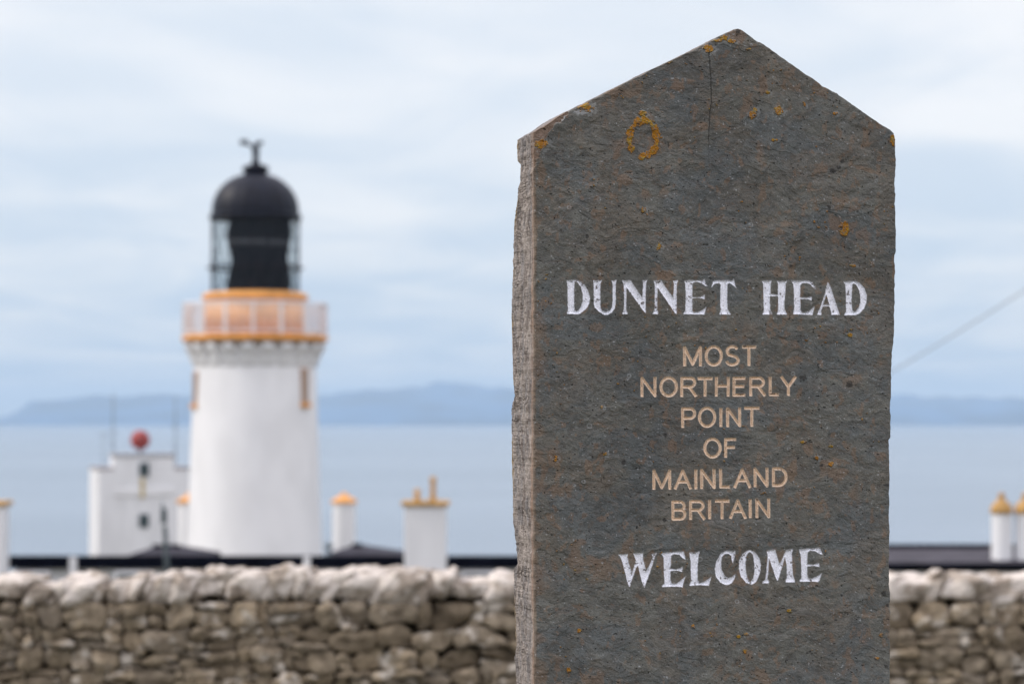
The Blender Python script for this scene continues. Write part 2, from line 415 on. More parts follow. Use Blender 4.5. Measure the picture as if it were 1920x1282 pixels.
def cottage_front():
    a = P(16, 1052, CY); b_ = P(1060, 1052, CY)
    xl, xr = a.x, b_.x; dep = 2.7
    t = a.z; bot = P(16, 1065, CY).z
    o = empty('flat_roofed_cottage', ((xl + xr) / 2, CY + dep / 2, cg), 'long low white cottage with flat black roof edge, in front of the lighthouse', 'cottage')
    MB().box(((xl + xr) / 2, CY + dep / 2 + .1, (bot + cg - .3) / 2), (xr - xl - .3, dep - .1, bot - cg + .3)).build('wall', white2, o)
    MB().box(((xl + xr) / 2, CY + dep / 2 + .3, t - .12), (xr - xl - .3, dep, .12), 0, .01).build('roof', bitumen, o)
    tp = P(16, 1041.5, CY).z
    MB().box(((xl + xr) / 2, CY + .02, (tp + bot) / 2), (xr - xl, .24, tp - bot), 0, .012).build('roof_fascia', bitumen, o)
    for px, wpx in ((140, 13), (577, 12)):
        q = P(px, 1043, CY)
        MB().box((q.x, CY - .22, (q.z + cg) / 2), (wpx * CY / F, .12, q.z - cg), 0, .01).build('pilaster', white, o)
    # end chimneys stand in front of the roof edge
    chimney(o, 758, 836, 948, 1240, CY - 1.0, .82, [(781, 917, 4.6), (811, 894, 4.8)], potm, white2)
    chimney(o, -76, 3, 948, 1240, CY - 1.0, .82, [(-52, 917, 4.6), (-26, 902, 4.8)], potm, white2)
    for px in (60, 250, 420, 660, 900):
        q = P(px, 1100, CY); f = MB().box((q.x, CY - .0, q.z + .0), (.9, .24, 0.8), 0, .01)
        f = f.build('window', white, o)
        MB().box((q.x, CY - .13, q.z), (.74, .03, .66)).build('pane', winm, f)
    return o
cottage_front()

# ---- hip roofed outbuildings (76 m)
def hip(pxl, pxr, ridge, pye, pyr, Y, dep, label):
    a, b_ = P(pxl, pye, Y), P(pxr, pye, Y); g = ground_z(Y + dep / 2) - .3
    xl, xr = a.x, b_.x; o = empty('hip_roofed_outbuilding', ((xl + xr) / 2, Y + dep / 2, g), label, 'outbuilding', 'hip roofed outbuildings beside the lighthouse')
    r0, r1 = P(ridge[0], pyr, Y + dep / 2), P(ridge[1], pyr, Y + dep / 2)
    MB().box(((xl + xr) / 2, Y + dep / 2, (a.z - .17 + g) / 2), (xr - xl - .5, dep - .5, a.z - .17 - g)).build('wall', white2, o)
    e = a.z; th = .16
    vs = [(xl, Y, e), (xr, Y, e), (xr, Y + dep, e), (xl, Y + dep, e), (r0.x, Y + dep / 2 - .4, r0.z), (r1.x, Y + dep / 2 - .4, r0.z), (r1.x, Y + dep / 2 + .4, r0.z), (r0.x, Y + dep / 2 + .4, r0.z),
          (xl, Y, e - th), (xr, Y, e - th), (xr, Y + dep, e - th), (xl, Y + dep, e - th)]
    fs = [(0, 1, 5, 4), (1, 2, 6, 5), (2, 3, 7, 6), (3, 0, 4, 7), (4, 5, 6, 7), (8, 9, 1, 0), (9, 10, 2, 1), (10, 11, 3, 2), (11, 8, 0, 3), (11, 10, 9, 8)]
    MB().add(vs, fs).build('roof', slate, o)
    MB().tube([(r0.x, Y + dep / 2 - .42, r0.z + .02), (r1.x, Y + dep / 2 - .42, r0.z + .02)], .09, 6).build('ridge_cap', bitumen, o)
    return o
hip(212, 378, (290, 342), 1051, 1024, 76, 5, 'dark hip roof left of the lighthouse foot, below the stepped white tower')
h2 = hip(598, 760, (662, 680), 1051, 1022, 76, 5, 'dark hip roof right of the lighthouse foot, under the slim orange capped pillar')
q = P(613, 1026, 76); MB().tube([(q.x, 76.6, q.z - .55), (q.x, 76.6, q.z)], .09, 8).lathe((q.x, 76.6, q.z), [(.17, 0), (.17, .06), (.03, .16)], 12).build('vent_pipe', steel, h2)

# ---- store behind the tower with two capped pillars
SY = 121.0
sg = ground_z(SY + 3) - .3
a, b_ = P(300, 1062, SY), P(690, 1062, SY)
st = empty('flat_roofed_store', ((a.x + b_.x) / 2, SY + 3, sg), 'low white store behind the lighthouse, two slim white chimneys with orange pyramid caps', 'outbuilding')
MB().box(((a.x + b_.x) / 2, SY + 3, (a.z + sg) / 2), (b_.x - a.x, 6, a.z - sg)).build('wall', white, st)
MB().box(((a.x + b_.x) / 2, SY + 3, a.z + .1), (b_.x - a.x + .3, 6.3, .2), 0, .02).build('roof', bitumen, st)
for (pl, pr_) in ((328, 372), (620, 664)):
    t, u = P(pl, 944, SY), P(pr_, 1056, SY); wd = u.x - t.x; cx = (t.x + u.x) / 2; cy = SY + 1.2
    ch = MB().lathe((cx, cy, 0), [(wd / 2 * 1.06, a.z + .2), (wd / 2 * 1.02, t.z)], 8, smooth=False, a0=R(22.5), a1=R(382.5)).build('chimney', white, st)
    MB().lathe((cx, cy, t.z), [(wd / 2 * 1.18, 0), (wd / 2 * 1.18, .12), (wd / 2 * .5, .34), (wd / 2 * .28, .42), (wd / 2 * .22, .52)], 8, smooth=False, a0=R(22.5), a1=R(382.5)).build('chimney_cap', ochre, ch)

# ---- stepped fog signal tower (165 m)
FY = 165.0; FSc = FY / F
fa = R(9)
fgz = ground_z(FY + 3) - .3
fc = P(250, 773, FY)
fh = empty('fog_signal_building', (fc.x, FY + 3, fgz), 'stepped white tower building with two small windows and a red ball on top', 'building')
W1, W2 = 170 * FSc, 114 * FSc; DP = 4.6
def fz(py): return P(265, py, FY).z
ct = (fc.x, FY + 2.6)
ROT = R(17.5)
# long side shows at the left: turn the block clockwise seen from above
def fb(m, dx, dy, zc, sx, sy, sz, bev=.02):
    c, s = math.cos(ROT), math.sin(ROT)
    return m.box((ct[0] + dx * c - dy * s, ct[1] + dx * s + dy * c, zc), (sx, sy, sz), ROT, bev)
fb(MB(), 0, 0, (fz(880) + fgz) / 2, W1, DP, fz(880) - fgz).build('wall', white2, fh)
fb(MB(), -.0, -DP / 2 + .91, (fz(857) + fz(880)) / 2 + .003, W2, 1.8, fz(857) - fz(880)).build('upper_stage', white2, fh)
fb(MB(), 0, -DP / 2 + .90, fz(853), W2 + .12, 1.92, .25).build('parapet', parm, fh)
for s_ in (-1, 1):
    wd = (W1 - W2) / 2 - .02
    fb(MB(), s_ * (W2 / 2 + wd / 2 + .03), 0, fz(880) + .075, wd + .1, DP + .1, .15).build('roof_edge', coping_edge, fh)
fb(MB(), 0, -DP / 2 - .04, fz(922), W2 * .95, .10, .5).build('string_course', white, fh)
for (t, bt) in ((867, 893), (963, 989)):
    f = fb(MB(), .0, -DP / 2 - .02, (fz(t) + fz(bt)) / 2, 19 * FSc, .16, fz(t) - fz(bt)).build('window', steel, fh)
    fb(MB(), .0, -DP / 2 - .10, (fz(t) + fz(bt)) / 2, 14 * FSc, .06, (fz(t) - fz(bt)) * .84, .005).build('pane', winm, f)
fb(MB(), -.12, -DP / 2 - .085, (fz(896) + fz(934)) / 2, 8 * FSc, .02, fz(896) - fz(934), .0).build('lime_streak', stain, fh)
sp = P(257, 825, FY)
rb = MB().lathe((sp.x, FY + 1.4, sp.z), [(max(.01, 18.5 * FSc * math.cos(t)), 18.5 * FSc * math.sin(t)) for t in np.linspace(-math.pi / 2, math.pi / 2, 15)], 28).build('signal_ball', redm, fh)
MB().tube([(sp.x, FY + 1.4, fz(852)), (sp.x, FY + 1.4, sp.z - 17.5 * FSc)], .12, 8).build('ball_mount', steel, rb)
for (px, t, bt, r) in ((203, 735, 880, .055), (321, 742, 870, .05)):
    a_, b2_ = P(px, t, FY), P(px, bt, FY)
    mm = MB().tube([(b2_.x, FY + 2, b2_.z), (a_.x, FY + 2, a_.z)], [r, r * .6], 6)
    mm.tube([(a_.x - .25, FY + 2, b2_.z + 2.6), (a_.x + .25, FY + 2, b2_.z + 2.6)], .03, 5)
    mm.build('aerial', steel, fh)
a_, b2_ = P(172, 812, FY), P(172, 882, FY)
MB().tube([(b2_.x + .25, FY + 3.2, b2_.z - .1), (b2_.x + .25, FY + 3.2, a_.z)], .03, 6).tube([(b2_.x - .1, FY + 3.2, a_.z - .1), (b2_.x + .55, FY + 3.2, a_.z - .1)], .03, 5).build('aerial', steel, fh)

# ---- right-hand cottage with low slate roof (50 m) and two pillar chimneys
RY = 50.0; rg_ = ground_z(RY + 4) - .3
l, r_ = P(1610, 1061, RY), P(2300, 1061, RY)
ridge = P(1610, 1026, RY + 3.5)
rc = empty('slate_roofed_cottage', ((l.x + r_.x) / 2, RY + 3.5, rg_), 'cottage with long grey slate roof and paired white chimneys, right of the carved stone', 'cottage')
MB().box(((l.x + r_.x) / 2, RY + 3.5, (l.z - .12 + rg_) / 2), (r_.x - l.x - .4, 6.6, l.z - .12 - rg_)).build('wall', white2, rc)
e = P(1610, 1055, RY).z; th = .1
vs = [(l.x, RY, e), (r_.x, RY, e), (r_.x, RY + 3.5, ridge.z), (l.x, RY + 3.5, ridge.z), (r_.x, RY + 7, e), (l.x, RY + 7, e), (l.x, RY, e - th), (r_.x, RY, e - th), (r_.x, RY + 7, e - th), (l.x, RY + 7, e - th)]
fs = [(0, 1, 2, 3), (3, 2, 4, 5), (6, 7, 1, 0), (8, 9, 5, 4), (9, 8, 7, 6), (7, 8, 4, 2, 1), (9, 6, 0, 3, 5)]
MB().add(vs, fs).build('roof', greyslate, rc)
MB().box(((l.x + r_.x) / 2, RY + 3.5, ridge.z - .01), (r_.x - l.x + .05, .5, .15), 0, .02).build('ridge_cap', bitumen, rc)
MB().box(((l.x + r_.x) / 2, RY - .06, e - .06), (r_.x - l.x + .04, .11, .13), 0, .02).build('gutter', bitumen, rc)
for (pl, pr_) in ((1863, 1901), (1908, 1946)):
    t, u = P(pl, 963, RY + .6), P(pr_, 1052, RY + .6); wd = u.x - t.x; cx = (t.x + u.x) / 2; cy = RY + .6 + wd / 2
    ch = MB().lathe((cx, cy, 0), [(wd / 2 * 1.06, u.z - .1), (wd / 2 * 1.04, t.z)], 8, smooth=False, a0=R(22.5), a1=R(382.5)).build('chimney', white, rc)
    MB().lathe((cx, cy, t.z), [(wd / 2 * 1.12, 0), (wd / 2 * 1.15, .07), (wd / 2 * 1.0, .17), (wd / 2 * .62, .25), (wd / 2 * .36, .29), (wd / 2 * .32, .36), (wd / 2 * .42, .38), (wd / 2 * .15, .44)], 16).build('chimney_cap', potm, ch)

# ---- dark slim post in front of the cottage
PY = 54.0
a_, m_, b2_ = P(305, 946, PY), P(309, 985, PY), P(313, 1060, PY)
gp = ground_z(PY) - .2
bx = b2_.x + .10
po = empty('instrument_post', (bx, PY, gp), 'slim dark post with a narrow box at its head, in front of the stepped tower', 'post')
MB().tube([(bx, PY, gp), (b2_.x, PY, b2_.z), (m_.x, PY, m_.z)], [.075, .065, .055], 8).build('pole', postm, po)
MB().box((m_.x - .02, PY, (m_.z + a_.z) / 2 - .02), (.12, .12, a_.z - m_.z - .12), 0, .02).build('instrument_box', winm, po)
MB().tube([(a_.x + .01, PY, a_.z - .1), (a_.x - .01, PY, a_.z + .06)], .03, 6).build('probe', steel, po)

# ---- overhead cable to a pole outside the picture
p0 = P(1480, 800, 60.0); p1 = P(2330, 262, 46.0)
pl_g = ground_z(46) - .3
up = empty('utility_pole', (p1.x, p1.y, pl_g), 'tarred timber pole carrying the cable at right', 'pole')
MB().tube([(p1.x, p1.y, pl_g), (p1.x, p1.y, p1.z + .3)], [.14, .10], 12).build('shaft', wood, up)
MB().box((p1.x, p1.y, p1.z), (.5, .12, .12), 0, .01).build('cross_arm', wood, up)
pts = []
for i in range(41):
    t = i / 40; p = p0.lerp(p1, t); p.z -= 4 * t * (1 - t) * 0.28; pts.append(p)
tag(MB().tube(pts, 0.013, 6).build('overhead_cable', cablem), 'thin grey cable slanting up across the sky right of the stone', 'cable')
mq = empty('cable_mast', (p0.x, p0.y, ground_z(60) - .2), 'slim steel mast holding the low end of the cable', 'mast')
MB().tube([(p0.x, p0.y, ground_z(60) - .2), (p0.x, p0.y, p0.z + .1)], .06, 8).build('pole', steel, mq)
MB().box((p0.x, p0.y, p0.z), (.16, .16, .12), 0, .01).build('bracket', steel, mq)

# ------------------------------------------------------------------ noise in numpy
def _h(i, j, s):
    n = (i.astype(np.int64) * 374761393 + j.astype(np.int64) * 668265263 + s * 974634777) & 0xFFFFFFFF
    n = ((n ^ (n >> 13)) * 1274126177) & 0xFFFFFFFF
    n = (n ^ (n >> 16)) & 0xFFFFFF
    return n / float(0xFFFFFF)
def vn(x, y, s=0):
    i = np.floor(x); j = np.floor(y); fx = x - i; fy = y - j
    fx = fx * fx * fx * (fx * (fx * 6 - 15) + 10); fy = fy * fy * fy * (fy * (fy * 6 - 15) + 10)
    a = _h(i, j, s); b = _h(i + 1, j, s); c = _h(i, j + 1, s); d = _h(i + 1, j + 1, s)
    return (a * (1 - fx) + b * fx) * (1 - fy) + (c * (1 - fx) + d * fx) * fy
def fbm(x, y, s=0, o=5, g=0.5, l=2.03):
    t = 0; a = 1; n = 0
    for k in range(o):
        t = t + a * vn(x + 17.3 * k, y - 9.1 * k, s + k * 7); n += a; a *= g; x = x * l; y = y * l
    return t / n
def sstep(a, b, x):
    t = np.clip((x - a) / (b - a), 0, 1); return t * t * (3 - 2 * t)

# ------------------------------------------------------------------ dry stone wall (17 m)
WY = 17.0; WS = WY / F
wtop = P(960, 1085, WY).z; wbot = ground_z(WY) - .15
wz_cope = P(960, 1133, WY).z
wl = empty('dry_stone_wall', (0, WY + .25, wbot), 'long dry stone wall of brown rubble under pale lichen covered coping stones', 'stone wall')
rubm = bpy.data.materials.new('rubble_stone'); rubm.use_nodes = True; nt = rubm.node_tree
def stone_mat(nt_, cols, pale, palefac, scale):
    global nt
    nt = nt_
    b = nt.nodes['Principled BSDF']; b.inputs['Roughness'].default_value = 0.9; b.inputs['Specular IOR Level'].default_value = 0.2
    g = N('ShaderNodeNewGeometry'); tcn = N('ShaderNodeTexCoord')
    cr = N('ShaderNodeValToRGB'); L(g.outputs['Random Per Island'], cr.inputs[0])
    while len(cr.color_ramp.elements) < len(cols): cr.color_ramp.elements.new(0.5)
    for i, c in enumerate(cols):
        cr.color_ramp.elements[i].position = i / (len(cols) - 1); cr.color_ramp.elements[i].color = (*c, 1)
    ns = N('ShaderNodeTexNoise'); L(tcn.outputs['Object'], ns.inputs['Vector']); ns.inputs['Scale'].default_value = scale; ns.inputs['Detail'].default_value = 7; ns.inputs['Roughness'].default_value = .62
    c1 = MIX(MR(ns.outputs[0], .3, .7, 0, 1), (0.62, 0.60, 0.58), (1.35, 1.35, 1.32))
    c2 = MIX(1.0, cr.outputs[0], c1, 'MULTIPLY')
    n2_ = N('ShaderNodeTexNoise'); L(tcn.outputs['Object'], n2_.inputs['Vector']); n2_.inputs['Scale'].default_value = scale * .55; n2_.inputs['Detail'].default_value = 6; n2_.inputs['Roughness'].default_value = .6
    off = M('ADD', n2_.outputs[0], M('MULTIPLY', g.outputs['Random Per Island'], .10))
    c3 = MIX(MR(off, palefac, palefac + .12, 0, .85), c2, pale)
    L(c3, b.inputs['Base Color'])
    n3_ = N('ShaderNodeTexNoise'); L(tcn.outputs['Object'], n3_.inputs['Vector']); n3_.inputs['Scale'].default_value = scale * 3; n3_.inputs['Detail'].default_value = 7
    bp = N('ShaderNodeBump'); L(n3_.outputs[0], bp.inputs['Height']); bp.inputs['Strength'].default_value = .8; bp.inputs['Distance'].default_value = .02; L(bp.outputs[0], b.inputs['Normal'])
stone_mat(nt, [(0.145, 0.115, 0.080), (0.245, 0.20, 0.142), (0.18, 0.152, 0.118), (0.30, 0.24, 0.165), (0.20, 0.165, 0.122)], (0.56, 0.51, 0.44), 0.61, 11)
copm = bpy.data.materials.new('lichen_coping_stone'); copm.use_nodes = True
stone_mat(copm.node_tree, [(0.20, 0.165, 0.135), (0.30, 0.255, 0.21), (0.23, 0.20, 0.17), (0.35, 0.30, 0.25)], (0.66, 0.60, 0.535), 0.46, 8)
core = material('wall_core_gap_shade', (0.035, 0.027, 0.018), 0.95, 0.05, (8, 5, 0.6, 1.4))  # dark backing: mortar and the shade between stones in one colour

rw = random.Random(21)
XL, XR = -7.5, 8.5
def warp(x, z):
    a = np.array(x); b = np.array(z)
    wx_ = (float(vn(a * 3.1, b * 4.2, 301)) - .5) * .11 + (float(vn(a * 9, b * 11, 302)) - .5) * .045
    wz_ = (float(vn(a * 3.6, b * 4.0, 303)) - .5) * .065 + (float(vn(a * 10, b * 10, 304)) - .5) * .034
    e = min(1, max(0, (wz_cope + .02 - z) / .12))
    return x + wx_, z + wz_ * e
cells = []
z = wbot
while z < wz_cope - .02:
    h = min(rw.uniform(.10, .20), wz_cope + .01 - z)
    if wz_cope - (z + h) < .06: h = wz_cope + .01 - z
    x = XL
    while x < XR:
        big_ = rw.random()
        if big_ < .30:
            wd = rw.uniform(.14, .34); cells.append((x, x + wd, z, z + h))
        elif big_ < .72:
            wd = rw.uniform(.16, .40); f = rw.uniform(.35, .65) * h
            for (za, zb_) in ((z, z + f), (z + f, z + h)):
                if rw.random() < .55:
                    m_ = x + wd * rw.uniform(.3, .7); cells += [(x, m_, za, zb_), (m_, x + wd, za, zb_)]
                else: cells.append((x, x + wd, za, zb_))
        else:
            wd = rw.uniform(.07, .16); f = rw.choice([1, .5, .4]) * h
            cells.append((x, x + wd, z, z + f))
            if f < h: cells.append((x, x + wd, z + f, z + h))
        x += wd
    z += h
mw = MB()
for i, (xa, xb, za, zb_) in enumerate(cells):
    cw_, ch_ = xb - xa, zb_ - za
    k1 = [rw.uniform(.06, .34) for _ in range(4)]; k2 = [rw.uniform(.10, .42) for _ in range(4)]
    base_ = [(xa + cw_ * k1[0], za), (xb - cw_ * k1[1], za), (xb, za + ch_ * k2[1]), (xb, zb_ - ch_ * k2[2]), (xb - cw_ * k1[2], zb_), (xa + cw_ * k1[3], zb_), (xa, zb_ - ch_ * k2[3]), (xa, za + ch_ * k2[0])]
    poly = []
    for k in range(8):
        p, q = base_[k], base_[(k + 1) % 8]
        n_ = max(1, int(math.hypot(q[0] - p[0], q[1] - p[1]) / .03))
        for t in range(n_): poly.append(warp(p[0] + (q[0] - p[0]) * t / n_, p[1] + (q[1] - p[1]) * t / n_))
    cx = sum(p[0] for p in poly) / len(poly); cz = sum(p[1] for p in poly) / len(poly)
    poly = [(p[0] + (float(vn(np.array(p[0] * 26.), np.array(p[1] * 26.), i)) - .5) * .018, p[1] + (float(vn(np.array(p[0] * 26.), np.array(p[1] * 26.), i + 8)) - .5) * .018) for p in poly]
    prot = rw.uniform(.0, .07); gap = rw.choice([-.006, -.003, .0, .003]); tx_, tz_ = rw.uniform(-.2, .2), rw.uniform(-.2, .25)
    vs = []; n = len(poly)
    for (sc_, dy) in ((1, .10), (1, .006), (.95, -.012), (.72, -.020), (.35, -.024)):
        for (px, pz) in poly:
            dx, dz = px - cx, pz - cz; ln = math.hypot(dx, dz) + 1e-6; k = (ln - gap) / ln * sc_
            x_, z_ = cx + dx * k, cz + dz * k
            bump_ = (float(vn(np.array(x_ * 18.), np.array(z_ * 22.), i)) - .5) * .045 * (1 if dy < 0 else .3)
            vs.append((x_, WY + .06 - prot + dy + bump_ + dx * tx_ + dz * tz_, z_))
    vs.append((cx, WY + .06 - prot - .026, cz))
    fs = [(q * n + k, q * n + (k + 1) % n, (q + 1) * n + (k + 1) % n, (q + 1) * n + k) for q in range(4) for k in range(n)]
    fs += [(4 * n + k, 4 * n + (k + 1) % n, 5 * n) for k in range(n)]
    mw.add(vs, fs, True)
mw.build('rubble_masonry', rubm, wl)
MB().box(((XL + XR) / 2, WY + .36, (wbot + wz_cope) / 2), (XR - XL, .46, wz_cope - wbot)).build('wall_core', core, wl)
MB().box(((XL + XR) / 2, WY + .36, wz_cope + .065), (XR - XL, .34, .12)).build('coping_bed', core, wl)
# coping stones: leaning rounded slabs, each its own part
def topline(x):
    px = 960 + x / WS
    return P(960, float(np.interp(px, [-300, 0, 250, 330, 520, 700, 800, 960, 1670, 1790, 1920, 2200], [1080, 1082, 1083, 1070, 1065, 1069, 1073, 1075, 1083, 1078, 1078, 1080])), WY).z
x = XL; k = 0
while x < XR:
    wd = rw.choice([.09, .12, .15, .20, .25, .32]) * rw.uniform(.85, 1.15)
    zt_ = topline(x) + rw.uniform(-.018, .018) - (.05 if rw.random() < .10 else 0); zb_ = wz_cope + rw.uniform(-.03, .035)
    H = zt_ - zb_; lean = rw.uniform(.30, .75); D = rw.uniform(.42, .54); yo = rw.uniform(-.03, .03)
    nu, nv = 40, 28; vs = []
    pw = .5
    def sp_(v, p): return math.copysign(abs(v) ** p, v)
    cvx = x + wd / 2
    for j in range(1, nv):
        ph = -math.pi / 2 + math.pi * j / nv
        for i in range(nu):
            th_ = 2 * math.pi * i / nu
            X_ = sp_(math.cos(ph), pw) * sp_(math.cos(th_), pw) * wd / 2 * 1.10
            Y_ = sp_(math.cos(ph), pw) * sp_(math.sin(th_), pw) * D / 2
            Z_ = sp_(math.sin(ph), pw) * H / 2
            qx, qz = np.array(X_ + Z_ * lean + k * .37), np.array(Z_ * .8 + Y_ * .9 + k * 1.3)
            n_ = (float(vn(qx * 7, qz * 7, k)) - .5) * .085 + (float(vn(qx * 17, qz * 15, k + 50)) - .5) * .055 + (float(vn(qx * 38, qz * 36, k + 90)) - .5) * .022
            X_ *= 1 + .16 * (Z_ / (H / 2))
            n_ += (abs(float(vn(qx * 11 + 5, qz * 11, k + 33)) - .5) - .25) * .10
            ln = math.sqrt(X_ * X_ + Y_ * Y_ + Z_ * Z_) + 1e-6
            f_ = 1 + n_ / ln * .8
            vs.append((cvx + X_ * f_ + Z_ * f_ * lean, WY + .24 + yo + Y_ * f_, (zt_ + zb_) / 2 + Z_ * f_))
    vs.append((cvx - H / 2 * lean, WY + .24 + yo, zb_)); vs.append((cvx + H / 2 * lean, WY + .24 + yo, zt_))
    fs = [(j * nu + i, j * nu + (i + 1) % nu, (j + 1) * nu + (i + 1) % nu, (j + 1) * nu + i) for j in range(nv - 2) for i in range(nu)]
    b0 = len(vs) - 2
    fs += [(b0, (i + 1) % nu, i) for i in range(nu)] + [(b0 + 1, (nv - 2) * nu + i, (nv - 2) * nu + (i + 1) % nu) for i in range(nu)]
    MB().add(vs, fs, True).build('coping_stone', copm, wl)
    x += wd * .86; k += 1

# ------------------------------------------------------------------ lettering, in photograph pixels on the stone's face
def tz(o, s, pts): return [(o[0] + x / s, o[1] + y / s) for x, y in pts]
Z1, Z2, Z5 = (1040, 500), (1340, 500), (1140, 1000); s5 = 1920 / 420
SERIF = {'DUNNET HEAD': [
 (Z1, 6, [[(140,155),(235,145),(300,170),(350,220),(385,290),(398,350),(388,420),(350,480),(290,525),(260,533),(140,530),(138,515),(150,500),(145,350),(143,190),(135,160)],
          [(222,175),(235,165),(262,178),(295,230),(315,300),(318,370),(300,440),(270,490),(245,500),(225,485),(218,400),(218,250)]]),
 (Z1, 6, [[(432,150),(470,158),(528,150),(530,160),(517,190),(513,350),(518,460),(535,495),(580,508),(625,490),(650,440),(655,300),(655,190),(638,150),(665,155),(697,150),(688,185),(688,400),(680,460),(650,510),(600,540),(560,540),(500,505),(455,460),(443,420),(440,250),(437,175)]]),
 (Z1, 6, [[(760,150),(800,155),(860,152),(880,190),(990,355),(998,180),(993,152),(1043,150),(1030,175),(1025,350),(1025,522),(1010,510),(810,230),(808,300),(805,480),(820,525),(818,533),(760,530),(762,523),(780,480),(785,350),(778,200)]]),
 (Z1, 6, [[(1115,155),(1200,153),(1225,195),(1335,350),(1343,200),(1335,155),(1388,150),(1375,200),(1372,350),(1372,530),(1355,520),(1160,235),(1155,350),(1155,480),(1165,520),(1160,532),(1105,530),(1108,520),(1125,480),(1130,300),(1128,190)]]),
 (Z1, 6, [[(1458,160),(1520,152),(1660,158),(1685,138),(1692,180),(1715,215),(1695,217),(1650,185),(1600,168),(1565,175),(1548,190),(1547,342),(1600,345),(1640,340),(1685,318),(1685,370),(1650,355),(1600,352),(1547,357),(1548,490),(1560,512),(1600,515),(1640,500),(1705,455),(1695,490),(1680,540),(1640,535),(1450,533),(1452,520),(1470,500),(1475,350),(1468,190)]]),
 (Z2, 6, [[(-20,170),(0,155),(150,152),(195,158),(212,138),(222,180),(242,238),(215,215),(180,190),(148,185),(140,200),(140,350),(145,480),(178,530),(175,537),(55,537),(52,525),(65,500),(62,350),(65,200),(50,182),(0,190),(-22,212),(-35,230),(-32,200)]]),
 (Z2, 6, [[(528,162),(580,160),(642,155),(630,180),(625,305),(700,315),(710,310),(708,180),(700,165),(760,162),(812,162),(798,190),(788,350),(778,430),(785,480),(812,530),(808,537),(697,537),(698,525),(712,490),(712,330),(620,332),(622,480),(645,525),(642,537),(538,537),(540,525),(552,490),(548,330),(545,190)]]),
 (Z2, 6, [[(860,158),(920,160),(1060,158),(1100,175),(1120,220),(1140,255),(1120,250),(1080,200),(1040,182),(985,182),(962,205),(958,345),(1000,348),(1040,350),(1090,338),(1090,380),(1050,365),(1000,362),(962,362),(962,480),(975,512),(1010,522),(1060,500),(1120,445),(1110,490),(1100,543),(1000,537),(880,533),(882,525),(893,480),(890,300),(885,200)]]),
 (Z2, 6, [[(1275,175),(1300,220),(1360,400),(1400,525),(1408,540),(1310,540),(1315,530),(1310,500),(1290,445),(1215,445),(1195,500),(1200,530),(1195,540),(1150,540),(1155,530),(1190,450),(1240,300),(1260,215)], [(1253,310),(1290,425),(1218,425)]]),
 (Z2, 6, [[(1445,165),(1480,168),(1570,162),(1630,180),(1685,240),(1712,320),(1708,400),(1680,470),(1630,525),(1580,543),(1458,545),(1460,535),(1478,500),(1478,350),(1470,200)], [(1550,200),(1565,185),(1590,200),(1625,260),(1640,330),(1640,400),(1620,460),(1590,500),(1568,510),(1550,490),(1540,420),(1542,280)]]),
 ], 'WELCOME': [
 (Z5, s5, [[(90,180),(170,172),(165,200),(180,260),(205,330),(240,230),(218,170),(300,165),(298,200),(325,320),(350,280),(385,200),(375,175),(418,165),(400,200),(360,330),(312,460),(300,440),(255,270),(240,290),(185,455),(170,430),(140,310),(115,220),(105,195)]]),
 (Z5, s5, [[(455,170),(510,160),(645,152),(655,185),(663,220),(640,210),(610,180),(565,172),(540,185),(535,298),(590,305),(637,285),(637,325),(590,315),(535,318),(535,400),(545,425),(580,430),(620,405),(662,370),(650,410),(640,458),(580,452),(465,455),(462,445),(485,425),(478,300),(475,200)]]),
 (Z5, s5, [[(695,158),(740,163),(785,152),(775,190),(768,300),(768,400),(790,420),(820,415),(885,370),(875,405),(865,445),(790,440),(700,445),(700,435),(712,410),(710,250)]]),
 (Z5, s5, [[(1088,145),(1088,180),(1070,250),(1060,230),(1055,190),(1030,170),(1000,172),(975,200),(968,250),(975,310),(1000,360),(1030,380),(1060,370),(1090,345),(1085,385),(1060,425),(1020,440),(970,425),(925,370),(915,300),(930,230),(970,165),(1020,145),(1070,155)]]),
 (Z5, s5, [[(1215,140),(1260,160),(1295,210),(1310,270),(1300,340),(1270,410),(1230,437),(1185,420),(1140,370),(1122,300),(1125,230),(1150,175),(1185,148)], [(1215,155),(1240,175),(1252,250),(1255,320),(1245,380),(1220,415),(1200,395),(1182,330),(1178,250),(1185,190),(1200,162)]]),
 (Z5, s5, [[(1358,150),(1380,142),(1432,135),(1445,180),(1468,260),(1500,200),(1525,140),(1582,130),(1575,170),(1578,280),(1585,350),(1600,405),(1598,415),(1518,415),(1520,405),(1532,370),(1530,260),(1515,200),(1455,400),(1445,400),(1380,210),(1375,300),(1365,380),(1380,410),(1375,422),(1322,425),(1325,410),(1350,390),(1358,300),(1368,190)]]),
 (Z5, s5, [[(1635,135),(1690,128),(1770,125),(1815,118),(1825,150),(1838,175),(1815,175),(1780,150),(1730,142),(1708,160),(1705,260),(1750,265),(1808,252),(1812,285),(1765,275),(1705,278),(1705,350),(1715,380),(1745,385),(1780,370),(1830,340),(1820,370),(1805,415),(1750,408),(1642,410),(1640,400),(1655,380),(1655,260),(1650,180)]]),
 ]}
Z3, Z4 = (1180, 630), (1180, 800); s3 = 1920 / 340
